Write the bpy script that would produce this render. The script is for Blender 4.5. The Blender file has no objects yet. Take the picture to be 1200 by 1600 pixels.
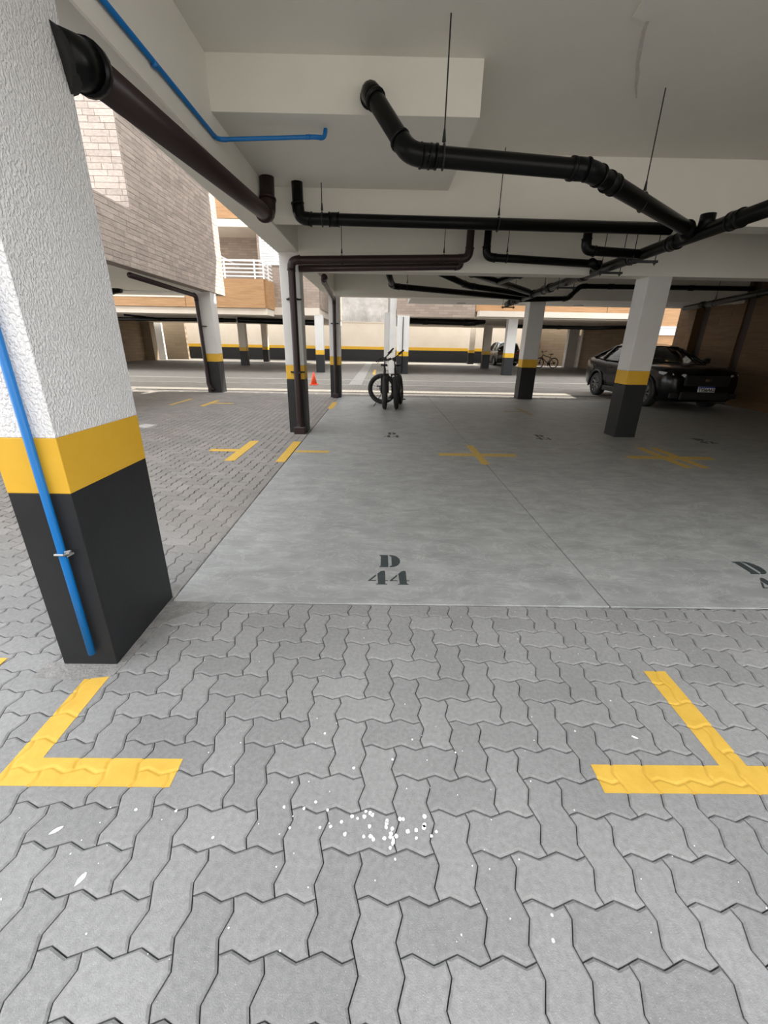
import bpy, bmesh, math, random
from mathutils import Vector, Matrix
random.seed(7)
C = bpy.context.scene.collection
# ------------------------------------------------------------------ camera
cam_d = bpy.data.cameras.new('camera'); cam = bpy.data.objects.new('camera', cam_d); C.objects.link(cam)
PITCH, ROLL, YAW, F = 0.36645, 0.01748, 0.00929, 638.0
_fw = Vector((math.sin(YAW)*math.cos(PITCH), math.cos(YAW)*math.cos(PITCH), -math.sin(PITCH)))
_rt = Vector((math.cos(YAW), -math.sin(YAW), 0)); _up = _rt.cross(_fw)
_r2 = math.cos(ROLL)*_rt + math.sin(ROLL)*_up; _u2 = -math.sin(ROLL)*_rt + math.cos(ROLL)*_up
_m = Matrix((( _r2.x, _u2.x, -_fw.x), (_r2.y, _u2.y, -_fw.y), (_r2.z, _u2.z, -_fw.z))).to_4x4()
cam.matrix_world = Matrix.Translation((0, 0, 1.38)) @ _m
cam_d.sensor_fit = 'VERTICAL'; cam_d.sensor_height = 36; cam_d.sensor_width = 27
cam_d.lens = F/1600*36; cam_d.shift_x = 1.72/1600; cam_d.shift_y = -17.58/1600
cam_d.clip_start = 0.02; cam_d.clip_end = 300
bpy.context.scene.camera = cam
# ------------------------------------------------------------------ world, sun, exposure
W = bpy.data.worlds.new('sky'); bpy.context.scene.world = W; W.use_nodes = True
nt = W.node_tree; nt.nodes.clear()
wo = nt.nodes.new('ShaderNodeOutputWorld'); bg = nt.nodes.new('ShaderNodeBackground')
tc = nt.nodes.new('ShaderNodeTexCoord'); sp = nt.nodes.new('ShaderNodeSeparateXYZ'); rp = nt.nodes.new('ShaderNodeValToRGB')
nt.links.new(tc.outputs['Generated'], sp.inputs[0]); nt.links.new(sp.outputs['Z'], rp.inputs[0])
rp.color_ramp.elements[0].position = 0.0; rp.color_ramp.elements[0].color = (0.97, 0.975, 1.0, 1)
rp.color_ramp.elements[1].position = 1.0; rp.color_ramp.elements[1].color = (0.90, 0.94, 1.0, 1)
nt.links.new(rp.outputs[0], bg.inputs[0]); bg.inputs[1].default_value = 1.25
nt.links.new(bg.outputs[0], wo.inputs[0])
sun_d = bpy.data.lights.new('sun', 'SUN'); sun = bpy.data.objects.new('sun', sun_d); C.objects.link(sun)
sun_d.energy = 4.0; sun_d.angle = math.radians(0.6); sun_d.color = (1.0, 0.94, 0.84)
SUN_FROM = Vector((0.75, 0.42, 0.95)).normalized()
sun.rotation_euler = SUN_FROM.to_track_quat('Z', 'Y').to_euler(); sun.location = (6, 20, 30)
vs = bpy.context.scene.view_settings
vs.view_transform = 'Standard'; vs.look = 'None'; vs.gamma = 1; vs.use_curve_mapping = False; vs.exposure = 1.65

# ------------------------------------------------------------------ materials
MATS = {}
def mat(name, col, rough=0.6, col2=None, scale=4.0, detail=4, bump=0.0, bscale=40.0, metal=0.0, spec=0.5, tone=0.0, coat=0.0, stretch=None, bdist=0.02):
    if name in MATS: return MATS[name]
    m = bpy.data.materials.new(name); m.use_nodes = True; t = m.node_tree; b = t.nodes['Principled BSDF']
    b.inputs['Roughness'].default_value = rough; b.inputs['Metallic'].default_value = metal
    b.inputs['Specular IOR Level'].default_value = spec; b.inputs['Coat Weight'].default_value = coat
    geo = t.nodes.new('ShaderNodeNewGeometry'); src = geo.outputs['Position']
    if stretch:
        mp = t.nodes.new('ShaderNodeMapping'); mp.inputs['Scale'].default_value = stretch; t.links.new(src, mp.inputs[0]); src = mp.outputs[0]
    out = None
    if col2:
        n = t.nodes.new('ShaderNodeTexNoise'); n.inputs['Scale'].default_value = scale; n.inputs['Detail'].default_value = detail; n.inputs['Roughness'].default_value = 0.65
        t.links.new(src, n.inputs['Vector'])
        r = t.nodes.new('ShaderNodeValToRGB'); r.color_ramp.elements[0].position = 0.32; r.color_ramp.elements[1].position = 0.68
        r.color_ramp.elements[0].color = (*col, 1); r.color_ramp.elements[1].color = (*col2, 1)
        t.links.new(n.outputs['Fac'], r.inputs[0]); out = r.outputs[0]
    if tone:
        oi = t.nodes.new('ShaderNodeObjectInfo'); at = t.nodes.new('ShaderNodeAttribute'); at.attribute_name = 'tone'
        ad = t.nodes.new('ShaderNodeMath'); ad.operation = 'ADD'; t.links.new(oi.outputs['Random'], ad.inputs[0]); t.links.new(at.outputs['Fac'], ad.inputs[1])
        fr = t.nodes.new('ShaderNodeMath'); fr.operation = 'FRACT'; t.links.new(ad.outputs[0], fr.inputs[0])
        mr = t.nodes.new('ShaderNodeMapRange'); mr.inputs['To Min'].default_value = 1-tone; mr.inputs['To Max'].default_value = 1+tone; t.links.new(fr.outputs[0], mr.inputs[0])
        hs = t.nodes.new('ShaderNodeHueSaturation'); hs.inputs['Color'].default_value = (*col, 1)
        if out: t.links.new(out, hs.inputs['Color'])
        t.links.new(mr.outputs[0], hs.inputs['Value']); out = hs.outputs[0]
    if out: t.links.new(out, b.inputs['Base Color'])
    else: b.inputs['Base Color'].default_value = (*col, 1)
    if bump:
        n2 = t.nodes.new('ShaderNodeTexNoise'); n2.inputs['Scale'].default_value = bscale; n2.inputs['Detail'].default_value = 3
        t.links.new(src, n2.inputs['Vector'])
        bp = t.nodes.new('ShaderNodeBump'); bp.inputs['Strength'].default_value = bump; bp.inputs['Distance'].default_value = bdist
        t.links.new(n2.outputs['Fac'], bp.inputs['Height']); t.links.new(bp.outputs[0], b.inputs['Normal'])
    m.diffuse_color = (*col, 1); MATS[name] = m; return m

def paver_mat():
    m = mat('paver_concrete', (0.22, 0.218, 0.212), 0.9, (0.295, 0.292, 0.284), 60, 9, 0.5, 300, tone=0.09, spec=0.25, bdist=0.004)
    t = m.node_tree; b = t.nodes['Principled BSDF']; hs = next(n for n in t.nodes if n.type == 'HUE_SAT')
    geo = t.nodes.new('ShaderNodeNewGeometry')
    # aggregate specks
    v = t.nodes.new('ShaderNodeTexVoronoi'); v.inputs['Scale'].default_value = 190; t.links.new(geo.outputs['Position'], v.inputs['Vector'])
    r = t.nodes.new('ShaderNodeValToRGB'); r.color_ramp.elements[0].position = 0.10; r.color_ramp.elements[0].color = (1, 1, 1, 1); r.color_ramp.elements[1].position = 0.24; r.color_ramp.elements[1].color = (0, 0, 0, 1)
    t.links.new(v.outputs['Distance'], r.inputs[0])
    r3 = t.nodes.new('ShaderNodeValToRGB'); r3.color_ramp.elements[0].position = 0.55; r3.color_ramp.elements[1].position = 0.9; t.links.new(v.outputs['Color'], r3.inputs[0])
    mm = t.nodes.new('ShaderNodeMath'); mm.operation = 'MULTIPLY'; t.links.new(r.outputs[0], mm.inputs[0]); t.links.new(r3.outputs[0], mm.inputs[1])
    mx = t.nodes.new('ShaderNodeMixRGB'); mx.inputs['Color2'].default_value = (0.46, 0.46, 0.45, 1); t.links.new(mm.outputs[0], mx.inputs['Fac']); t.links.new(hs.outputs[0], mx.inputs['Color1'])
    # warm brown dirt in the side lane, wetter patches: real stains at their own place
    n = t.nodes.new('ShaderNodeTexNoise'); n.inputs['Scale'].default_value = 1.3; n.inputs['Detail'].default_value = 5; t.links.new(geo.outputs['Position'], n.inputs['Vector'])
    s = t.nodes.new('ShaderNodeSeparateXYZ'); t.links.new(geo.outputs['Position'], s.inputs[0])
    mr = t.nodes.new('ShaderNodeMapRange'); mr.inputs['From Min'].default_value = 2.0; mr.inputs['From Max'].default_value = 3.2; t.links.new(s.outputs['Y'], mr.inputs[0])
    m2 = t.nodes.new('ShaderNodeMath'); m2.operation = 'MULTIPLY'; t.links.new(mr.outputs[0], m2.inputs[0]); t.links.new(n.outputs['Fac'], m2.inputs[1])
    mx2 = t.nodes.new('ShaderNodeMixRGB'); mx2.blend_type = 'MULTIPLY'; mx2.inputs['Color2'].default_value = (1.0, 0.88, 0.78, 1); t.links.new(m2.outputs[0], mx2.inputs['Fac']); t.links.new(mx.outputs[0], mx2.inputs['Color1'])
    r4 = t.nodes.new('ShaderNodeValToRGB'); r4.color_ramp.elements[0].position = 0.25; r4.color_ramp.elements[0].color = (0.8, 0.8, 0.8, 1); r4.color_ramp.elements[1].position = 0.6; r4.color_ramp.elements[1].color = (1, 1, 1, 1); t.links.new(n.outputs['Fac'], r4.inputs[0])
    mx3 = t.nodes.new('ShaderNodeMixRGB'); mx3.blend_type = 'MULTIPLY'; mx3.inputs['Fac'].default_value = 1; t.links.new(mx2.outputs[0], mx3.inputs['Color1']); t.links.new(r4.outputs[0], mx3.inputs['Color2'])
    t.links.new(mx3.outputs[0], b.inputs['Base Color'])
    return m

def slab_mat():
    m = mat('power_floated_concrete', (0.245, 0.25, 0.245), 0.55, (0.305, 0.31, 0.302), 3.0, 12, 0.12, 30, spec=0.35, stretch=(1.0, 0.8, 1), bdist=0.004)
    t = m.node_tree; b = t.nodes['Principled BSDF']; r = next(n for n in t.nodes if n.type == 'VALTORGB')
    geo = t.nodes.new('ShaderNodeNewGeometry')
    w = t.nodes.new('ShaderNodeTexNoise'); w.inputs['Scale'].default_value = 4.5; w.inputs['Detail'].default_value = 12; w.inputs['Distortion'].default_value = 0.6
    mp = t.nodes.new('ShaderNodeMapping'); mp.inputs['Scale'].default_value = (0.8, 1.9, 1); mp.inputs['Rotation'].default_value = (0, 0, 0.25); t.links.new(geo.outputs['Position'], mp.inputs[0]); t.links.new(mp.outputs[0], w.inputs['Vector'])
    r2 = t.nodes.new('ShaderNodeValToRGB'); r2.color_ramp.elements[0].position = 0.3; r2.color_ramp.elements[0].color = (0.82, 0.83, 0.82, 1); r2.color_ramp.elements[1].position = 0.7; r2.color_ramp.elements[1].color = (1.16, 1.16, 1.15, 1)
    t.links.new(w.outputs['Fac'], r2.inputs[0])
    mx = t.nodes.new('ShaderNodeMixRGB'); mx.blend_type = 'MULTIPLY'; mx.inputs['Fac'].default_value = 1; t.links.new(r.outputs[0], mx.inputs['Color1']); t.links.new(r2.outputs[0], mx.inputs['Color2'])
    t.links.new(mx.outputs[0], b.inputs['Base Color'])
    sc = t.nodes.new('ShaderNodeTexNoise'); sc.inputs['Scale'].default_value = 2.4; sc.inputs['Detail'].default_value = 9; sc.inputs['Roughness'].default_value = 0.72; sc.inputs['Distortion'].default_value = 1.4
    mp3 = t.nodes.new('ShaderNodeMapping'); mp3.inputs['Rotation'].default_value = (0, 0, -0.7); mp3.inputs['Scale'].default_value = (1, 2.2, 1); t.links.new(geo.outputs['Position'], mp3.inputs[0]); t.links.new(mp3.outputs[0], sc.inputs['Vector'])
    rs = t.nodes.new('ShaderNodeValToRGB'); e = rs.color_ramp.elements; e[0].position = 0.485; e[0].color = (0, 0, 0, 1); e[1].position = 0.515; e[1].color = (0, 0, 0, 1); k = e.new(0.5); k.color = (0.34, 0.34, 0.34, 1)
    t.links.new(sc.outputs['Fac'], rs.inputs[0])
    ms = t.nodes.new('ShaderNodeMixRGB'); ms.inputs['Color2'].default_value = (0.55, 0.55, 0.53, 1); t.links.new(rs.outputs[0], ms.inputs['Fac']); t.links.new(mx.outputs[0], ms.inputs['Color1']); t.links.new(ms.outputs[0], b.inputs['Base Color'])
    r5 = t.nodes.new('ShaderNodeMapRange'); r5.inputs['To Min'].default_value = 0.38; r5.inputs['To Max'].default_value = 0.7; t.links.new(w.outputs['Fac'], r5.inputs[0]); t.links.new(r5.outputs[0], b.inputs['Roughness'])
    return m

def tile_mat(name, c1, c2, mortar, bw, rh, axis, tonev=0.5):
    """far tiled facades: brick texture in world metres. axis 'x' = wall facing Y, 'y' = wall facing X"""
    if name in MATS: return MATS[name]
    m = bpy.data.materials.new(name); m.use_nodes = True; t = m.node_tree; b = t.nodes['Principled BSDF']; b.inputs['Roughness'].default_value = 0.75; b.inputs['Specular IOR Level'].default_value = 0.3
    geo = t.nodes.new('ShaderNodeNewGeometry'); s = t.nodes.new('ShaderNodeSeparateXYZ'); c = t.nodes.new('ShaderNodeCombineXYZ')
    t.links.new(geo.outputs['Position'], s.inputs[0]); t.links.new(s.outputs['X' if axis == 'x' else 'Y'], c.inputs[0]); t.links.new(s.outputs['Z'], c.inputs[1])
    br = t.nodes.new('ShaderNodeTexBrick'); br.inputs['Scale'].default_value = 1; br.inputs['Brick Width'].default_value = bw; br.inputs['Row Height'].default_value = rh
    br.inputs['Mortar Size'].default_value = 0.006; br.inputs['Color1'].default_value = (*c1, 1); br.inputs['Color2'].default_value = (*c2, 1); br.inputs['Mortar'].default_value = (*mortar, 1); br.inputs['Bias'].default_value = 0.0
    t.links.new(c.outputs[0], br.inputs['Vector']); t.links.new(br.outputs['Color'], b.inputs['Base Color'])
    bp = t.nodes.new('ShaderNodeBump'); bp.inputs['Strength'].default_value = 0.4; bp.inputs['Distance'].default_value = 0.01; bp.invert = True
    t.links.new(br.outputs['Fac'], bp.inputs['Height']); t.links.new(bp.outputs[0], b.inputs['Normal'])
    MATS[name] = m; return m

def wood_mat(name, c1, c2, axis='x', tone=0.0):
    st = (0.6, 9, 9) if axis == 'x' else (9, 0.6, 9)
    return mat(name, c1, 0.6, c2, 2.2, 6, stretch=st, tone=tone, spec=0.3)

def stucco():
    m = mat('white_textured_stucco', (0.76, 0.76, 0.76), 0.85, (0.80, 0.80, 0.80), 3, 2, spec=0.3)
    t = m.node_tree; b = t.nodes['Principled BSDF']; geo = t.nodes.new('ShaderNodeNewGeometry')
    mp = t.nodes.new('ShaderNodeMapping'); mp.inputs['Scale'].default_value = (1, 1, 0.7); t.links.new(geo.outputs['Position'], mp.inputs[0])
    n = t.nodes.new('ShaderNodeTexNoise'); n.inputs['Scale'].default_value = 105; n.inputs['Detail'].default_value = 2; n.inputs['Distortion'].default_value = 0.1; t.links.new(mp.outputs[0], n.inputs['Vector'])
    r = t.nodes.new('ShaderNodeValToRGB'); r.color_ramp.elements[0].position = 0.42; r.color_ramp.elements[1].position = 0.62; t.links.new(n.outputs['Fac'], r.inputs[0])
    bp = t.nodes.new('ShaderNodeBump'); bp.inputs['Strength'].default_value = 0.75; bp.inputs['Distance'].default_value = 0.0048
    t.links.new(r.outputs[0], bp.inputs['Height']); t.links.new(bp.outputs[0], b.inputs['Normal'])
    return m

M_PAVER = paver_mat(); M_SLAB = slab_mat(); M_STUCCO = stucco()
M_WHITE = mat('white_wall_paint', (0.62, 0.61, 0.585), 0.8, (0.67, 0.66, 0.635), 2, 3, 0.1, 90, spec=0.3, bdist=0.003)
M_CEIL = mat('grey_white_ceiling_paint', (0.76, 0.735, 0.655), 0.85, (0.80, 0.775, 0.695), 1.4, 5, 0.15, 70, spec=0.25, bdist=0.004)
M_SAND = mat('dark_joint_sand', (0.07, 0.065, 0.06), 0.95, (0.13, 0.12, 0.11), 40, 4)
M_YEL = mat('yellow_road_paint', (0.56, 0.34, 0.045), 0.6, (0.64, 0.40, 0.065), 14, 6, 0.2, 220, spec=0.3, bdist=0.003)
M_YELW = mat('worn_yellow_paint', (0.42, 0.28, 0.07), 0.65, (0.62, 0.41, 0.08), 30, 6)
M_BAND = mat('yellow_band_paint', (0.66, 0.37, 0.02), 0.5, (0.70, 0.41, 0.03), 5, 3, 0.2, 60, bdist=0.003)
M_BLK = mat('black_dado_paint', (0.011, 0.012, 0.013), 0.5, (0.016, 0.017, 0.019), 5, 4, 0.25, 70, spec=0.4, bdist=0.003)
M_STEN = mat('dark_green_stencil_paint', (0.022, 0.03, 0.032), 0.7, (0.035, 0.045, 0.045), 30, 4)
M_WSPOT = mat('white_paint_splash', (0.80, 0.80, 0.80), 0.6)
M_PIPE = mat('glossy_black_pipe', (0.003, 0.0035, 0.0035), 0.3, spec=0.18)
M_PIPEB = mat('dark_brown_pipe', (0.026, 0.014, 0.014), 0.35, spec=0.35)
M_BLUE = mat('blue_conduit', (0.0, 0.15, 0.45), 0.4)
M_ROD = mat('black_steel_rod', (0.02, 0.02, 0.02), 0.5, metal=0.3)
M_STEEL = mat('galvanised_steel', (0.45, 0.44, 0.42), 0.4, metal=0.9)
M_TILE = mat('beige_split_tile', (0.40, 0.335, 0.295), 0.8, (0.58, 0.50, 0.445), 14, 6, 0.25, 60, tone=0.13, spec=0.25, stretch=(1, 0.35, 2.5), bdist=0.004)
M_GROUT = mat('tile_grout', (0.27, 0.22, 0.19), 0.9)
M_WOOD = wood_mat('warm_wood_cladding', (0.34, 0.185, 0.085), (0.48, 0.285, 0.14), 'x')
M_WOODY = wood_mat('warm_wood_cladding_side', (0.34, 0.185, 0.085), (0.48, 0.285, 0.14), 'y')
M_PLANK = wood_mat('brown_wood_tile', (0.085, 0.045, 0.018), (0.125, 0.072, 0.03), 'y', tone=0.1)
M_CREAM = mat('cream_wall_paint', (0.66, 0.585, 0.49), 0.85, (0.72, 0.65, 0.56), 0.8, 5)
M_GREYW = mat('weathered_grey_render', (0.38, 0.36, 0.34), 0.9, (0.62, 0.60, 0.58), 1.3, 8)
M_TF = tile_mat('far_beige_tile_front', (0.40, 0.32, 0.26), (0.31, 0.245, 0.20), (0.25, 0.20, 0.16), 0.45, 0.11, 'x')
M_TS = tile_mat('far_beige_tile_side', (0.40, 0.32, 0.26), (0.31, 0.245, 0.20), (0.25, 0.20, 0.16), 0.45, 0.11, 'y')
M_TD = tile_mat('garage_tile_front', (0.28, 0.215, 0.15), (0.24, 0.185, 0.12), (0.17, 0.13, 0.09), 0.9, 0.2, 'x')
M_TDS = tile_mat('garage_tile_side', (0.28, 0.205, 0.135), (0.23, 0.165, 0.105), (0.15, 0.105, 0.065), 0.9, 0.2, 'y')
M_FARP = tile_mat('far_paving', (0.25, 0.23, 0.20), (0.20, 0.185, 0.16), (0.07, 0.065, 0.055), 0.22, 0.11, 'x')
_t = M_FARP.node_tree; _s = next(n for n in _t.nodes if n.type == 'SEPXYZ'); _c = next(n for n in _t.nodes if n.type == 'COMBXYZ')
_t.links.new(_s.outputs['Y'], _c.inputs[1])
M_KERBSUN = mat('pale_concrete_sunline', (0.27, 0.255, 0.23), 0.85, (0.33, 0.315, 0.285), 5, 4)
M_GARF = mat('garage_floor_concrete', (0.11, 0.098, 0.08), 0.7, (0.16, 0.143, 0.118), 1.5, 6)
M_RAIL = mat('white_painted_railing', (0.85, 0.84, 0.82), 0.5)
M_LOUV = mat('white_louvre', (0.80, 0.80, 0.79), 0.6)
M_DARK = mat('dark_void_paint', (0.03, 0.03, 0.03), 0.7)
M_TYRE = mat('black_rubber', (0.013, 0.013, 0.013), 0.75)
M_CARB = mat('black_car_paint', (0.003, 0.003, 0.0035), 0.22, coat=0.12, spec=0.25)
M_CARG = mat('silver_grey_car_paint', (0.10, 0.092, 0.085), 0.35, metal=0.4, coat=0.3)
M_PLAST = mat('black_plastic', (0.012, 0.012, 0.012), 0.6)
M_RIM = mat('alloy_rim', (0.22, 0.22, 0.22), 0.3, metal=0.9)
M_CHR = mat('chrome', (0.7, 0.7, 0.7), 0.12, metal=1.0)
M_LAMP = mat('clear_lamp_lens', (0.55, 0.55, 0.57), 0.1, spec=0.8)
M_RED = mat('red_plastic', (0.55, 0.03, 0.02), 0.4)
M_PLATE = mat('white_number_plate', (0.75, 0.75, 0.75), 0.4)
M_PBLUE = mat('blue_plate_strip', (0.01, 0.03, 0.35), 0.4)
M_INK = mat('black_lettering', (0.01, 0.01, 0.01), 0.5)
M_BIKE = mat('matt_black_bicycle_paint', (0.012, 0.012, 0.013), 0.4)
M_CONE = mat('orange_cone_plastic', (0.85, 0.09, 0.02), 0.5)
def glass(name, col, a):
    m = bpy.data.materials.new(name); m.use_nodes = True; t = m.node_tree; t.nodes.clear()
    o = t.nodes.new('ShaderNodeOutputMaterial'); g = t.nodes.new('ShaderNodeBsdfGlossy'); tr = t.nodes.new('ShaderNodeBsdfTransparent'); x = t.nodes.new('ShaderNodeMixShader'); fr = t.nodes.new('ShaderNodeFresnel')
    g.inputs['Roughness'].default_value = 0.03; tr.inputs[0].default_value = (*col, 1); fr.inputs['IOR'].default_value = 1.5
    t.links.new(fr.outputs[0], x.inputs[0]); t.links.new(tr.outputs[0], x.inputs[1]); t.links.new(g.outputs[0], x.inputs[2]); t.links.new(x.outputs[0], o.inputs[0]); MATS[name] = m; return m
M_GLASS = glass('tinted_car_glass', (0.42, 0.45, 0.43), 0.5)

# ------------------------------------------------------------------ mesh helpers
def link(name, me, m=None, parent=None, smooth=False):
    if m:
        for x in (m if isinstance(m, (list, tuple)) else [m]): me.materials.append(x)
    if smooth:
        for p in me.polygons: p.use_smooth = True
    o = bpy.data.objects.new(name, me); C.objects.link(o)
    if parent: o.parent = parent
    return o
def fin(name, bm, m=None, parent=None, smooth=False):
    bmesh.ops.recalc_face_normals(bm, faces=bm.faces); me = bpy.data.meshes.new(name); bm.to_mesh(me); bm.free()
    return link(name, me, m, parent, smooth)
def empty(name, loc=(0, 0, 0), rz=0):
    o = bpy.data.objects.new(name, None); C.objects.link(o); o.location = loc; o.rotation_euler = (0, 0, rz); o.empty_display_size = 0.1; return o
def tag(o, label=None, cat=None, group=None, kind=None):
    if label: o['label'] = label
    if cat: o['category'] = cat
    if group: o['group'] = group
    if kind: o['kind'] = kind
    return o
def box(bm, a, b, bev=0.0, seg=1):
    x0, y0, z0 = a; x1, y1, z1 = b
    r = bmesh.ops.create_cube(bm, size=1.0, matrix=Matrix.Translation(((x0+x1)/2, (y0+y1)/2, (z0+z1)/2)) @ Matrix.Diagonal((abs(x1-x0), abs(y1-y0), abs(z1-z0), 1)))
    if bev:
        es = {e for v in r['verts'] for e in v.link_edges}
        bmesh.ops.bevel(bm, geom=list(es), offset=bev, segments=seg, affect='EDGES', profile=0.5)
def bx(name, a, b, m, parent=None, bev=0.0, seg=1):
    bm = bmesh.new(); box(bm, a, b, bev, seg); return fin(name, bm, m, parent)
def cyl(bm, p, q, r, n=12, r2=None, cap=True):
    p, q = Vector(p), Vector(q); d = q-p
    if d.length < 1e-6: return
    bmesh.ops.create_cone(bm, cap_ends=cap, segments=n, radius1=r, radius2=r if r2 is None else r2, depth=d.length, matrix=Matrix.Translation((p+q)/2) @ d.to_track_quat('Z', 'Y').to_matrix().to_4x4())
def round_path(pts, R, n=6):
    pts = [Vector(p) for p in pts]; out = [pts[0]]; corners = []
    for i in range(1, len(pts)-1):
        a, b, c = pts[i-1], pts[i], pts[i+1]; r = min(R, (a-b).length*0.45, (c-b).length*0.45)
        s = b+(a-b).normalized()*r; e = b+(c-b).normalized()*r; arc = []
        for k in range(n+1):
            t = k/n; arc.append((1-t)**2*s+2*t*(1-t)*b+t*t*e)
        corners.append(arc); out += arc
    out.append(pts[-1]); return out, corners
def sweep(bm, path, r, n=14, cap=True):
    path = [Vector(p) for p in path]; rings = []; ref = None
    for i, p in enumerate(path):
        d = (path[min(i+1, len(path)-1)]-path[max(i-1, 0)]).normalized()
        if ref is None: ref = d.orthogonal().normalized()
        ref = (ref-d*ref.dot(d)).normalized(); s = d.cross(ref)
        rings.append([bm.verts.new(p+(ref*math.cos(6.28318*k/n)+s*math.sin(6.28318*k/n))*r) for k in range(n)])
    for a, b in zip(rings, rings[1:]):
        for k in range(n): bm.faces.new((a[k], a[(k+1) % n], b[(k+1) % n], b[k]))
    if cap: bm.faces.new(rings[0]); bm.faces.new(rings[-1][::-1])
def sweep_obj(name, path, r, m, parent=None, n=14):
    bm = bmesh.new(); sweep(bm, path, r, n); o = fin(name, bm, m, parent, True); return o
def prism(bm, pts, z0, z1):
    a = [bm.verts.new((x, y, z0)) for x, y in pts]; b = [bm.verts.new((x, y, z1)) for x, y in pts]; n = len(pts)
    bm.faces.new(a[::-1]); bm.faces.new(b)
    for k in range(n): bm.faces.new((a[k], a[(k+1) % n], b[(k+1) % n], b[k]))
def struct(name, a, b, m, bev=0, parent=None):
    o = bx(name, a, b, m, parent, bev); o['kind'] = 'structure'; return o

# ------------------------------------------------------------------ ground: sand bed, concrete slab, far paving
floor = struct('floor', (-30, -8, -0.30), (30, 60, -0.022), M_SAND)
SY = 1.955; SX = -1.165; SEND = 11.7
slab = fin('floor_slab', (lambda bm: (box(bm, (SX, SY, -0.20), (1.325, SEND, 0.002), 0.004), bm)[1])(bmesh.new()), M_SLAB, floor)
slab2 = fin('floor_slab', (lambda bm: (box(bm, (1.331, SY, -0.20), (9.3, SEND, 0.002), 0.004), bm)[1])(bmesh.new()), M_SLAB, floor)
# pavers: 16-sided interlocking blocks in a herringbone, lattice vectors E1 (right) and E2 (away)
O0 = Vector((0.0652, 1.0775)); E1 = Vector((0.10991, -0.00133)); E2 = Vector((-0.00018, 0.1108))
AMP = 0.088
def edge_pts(p, q, horiz):
    d = q-p; nrm = Vector((0, 1)) if horiz else Vector((-1, 0)); out = [p.copy()]
    for s, a in ((0.16, 0.62), (0.27, 1), (0.40, 0.45), (0.60, -0.45), (0.73, -1), (0.84, -0.62)): out.append(p+d*s+nrm*a*AMP)
    return out
def outline(orient):
    w, h = (2, 1) if orient == 'H' else (1, 2); P = []
    for i in range(w): P += edge_pts(Vector((i, 0)), Vector((i+1, 0)), True)
    for j in range(h): P += edge_pts(Vector((w, j)), Vector((w, j+1)), False)
    for i in range(w, 0, -1): e = edge_pts(Vector((i-1, h)), Vector((i, h)), True)+[Vector((i, h))]; P += e[:0:-1]
    for j in range(h, 0, -1): e = edge_pts(Vector((0, j-1)), Vector((0, j)), False)+[Vector((0, j))]; P += e[:0:-1]
    return P
RAW = {k: [E1*p.x+E2*p.y for p in outline(k)] for k in 'HV'}
def inset(P, d):
    n = len(P); out = []
    for i in range(n):
        a, b, c = P[i-1], P[i], P[(i+1) % n]; d1 = (b-a).normalized(); d2 = (c-b).normalized(); n1 = Vector((-d1.y, d1.x)); n2 = Vector((-d2.y, d2.x)); m = n1+n2
        out.append(b+m*(d/max(0.55, m.length_squared/2)) if m.length > 0.1 else b+n1*d)
    return out
def clip(P, ax, lim, keep_less):
    out = []; n = len(P); f = lambda p: (lim-p[ax]) if keep_less else (p[ax]-lim)
    for i in range(n):
        a, b = P[i], P[(i+1) % n]; fa, fb = f(a), f(b)
        if fa >= 0: out.append(a)
        if (fa >= 0) != (fb >= 0): out.append(a+(b-a)*(fa/(fa-fb)))
    q = []
    for p in out:
        if not q or (p-q[-1]).length > 1e-4: q.append(p)
    if len(q) > 1 and (q[0]-q[-1]).length < 1e-4: q.pop()
    return q
def area(P): return 0.5*sum(P[i-1].x*P[i].y-P[i].x*P[i-1].y for i in range(len(P)))
def paver_geo(V, Fc, P, z, gap, cham=True):
    """append one block to vertex/face lists; P is the raw outline"""
    o = inset(P, gap); s = len(V); n = len(P)
    if cham:
        t = inset(P, gap+0.006)
        rings = [(t, z), (o, z-0.0045), (o, z-0.026)]
    else: rings = [(o, z), (o, z-0.026)]
    for R, zz in rings: V.extend([(p.x, p.y, zz) for p in R])
    Fc.append(tuple(range(s, s+n)))
    for r in range(len(rings)-1):
        for k in range(n):
            a = s+r*n+k; b = s+r*n+(k+1) % n; Fc.append((b, a, a+n, b+n))
def coarse(P):  # 16-point outline
    keep = [p for i, p in enumerate(P) if i % 7 in (0, 2, 5)]; return keep
SHARED = {}
for k in 'HV':
    V, Fc = [], []; paver_geo(V, Fc, RAW[k], 0.0, 0.0016); me = bpy.data.meshes.new('paver_'+('across' if k == 'H' else 'along')); me.from_pydata(V, [], Fc); me.materials.append(M_PAVER); SHARED[k] = me
cells = []
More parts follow.
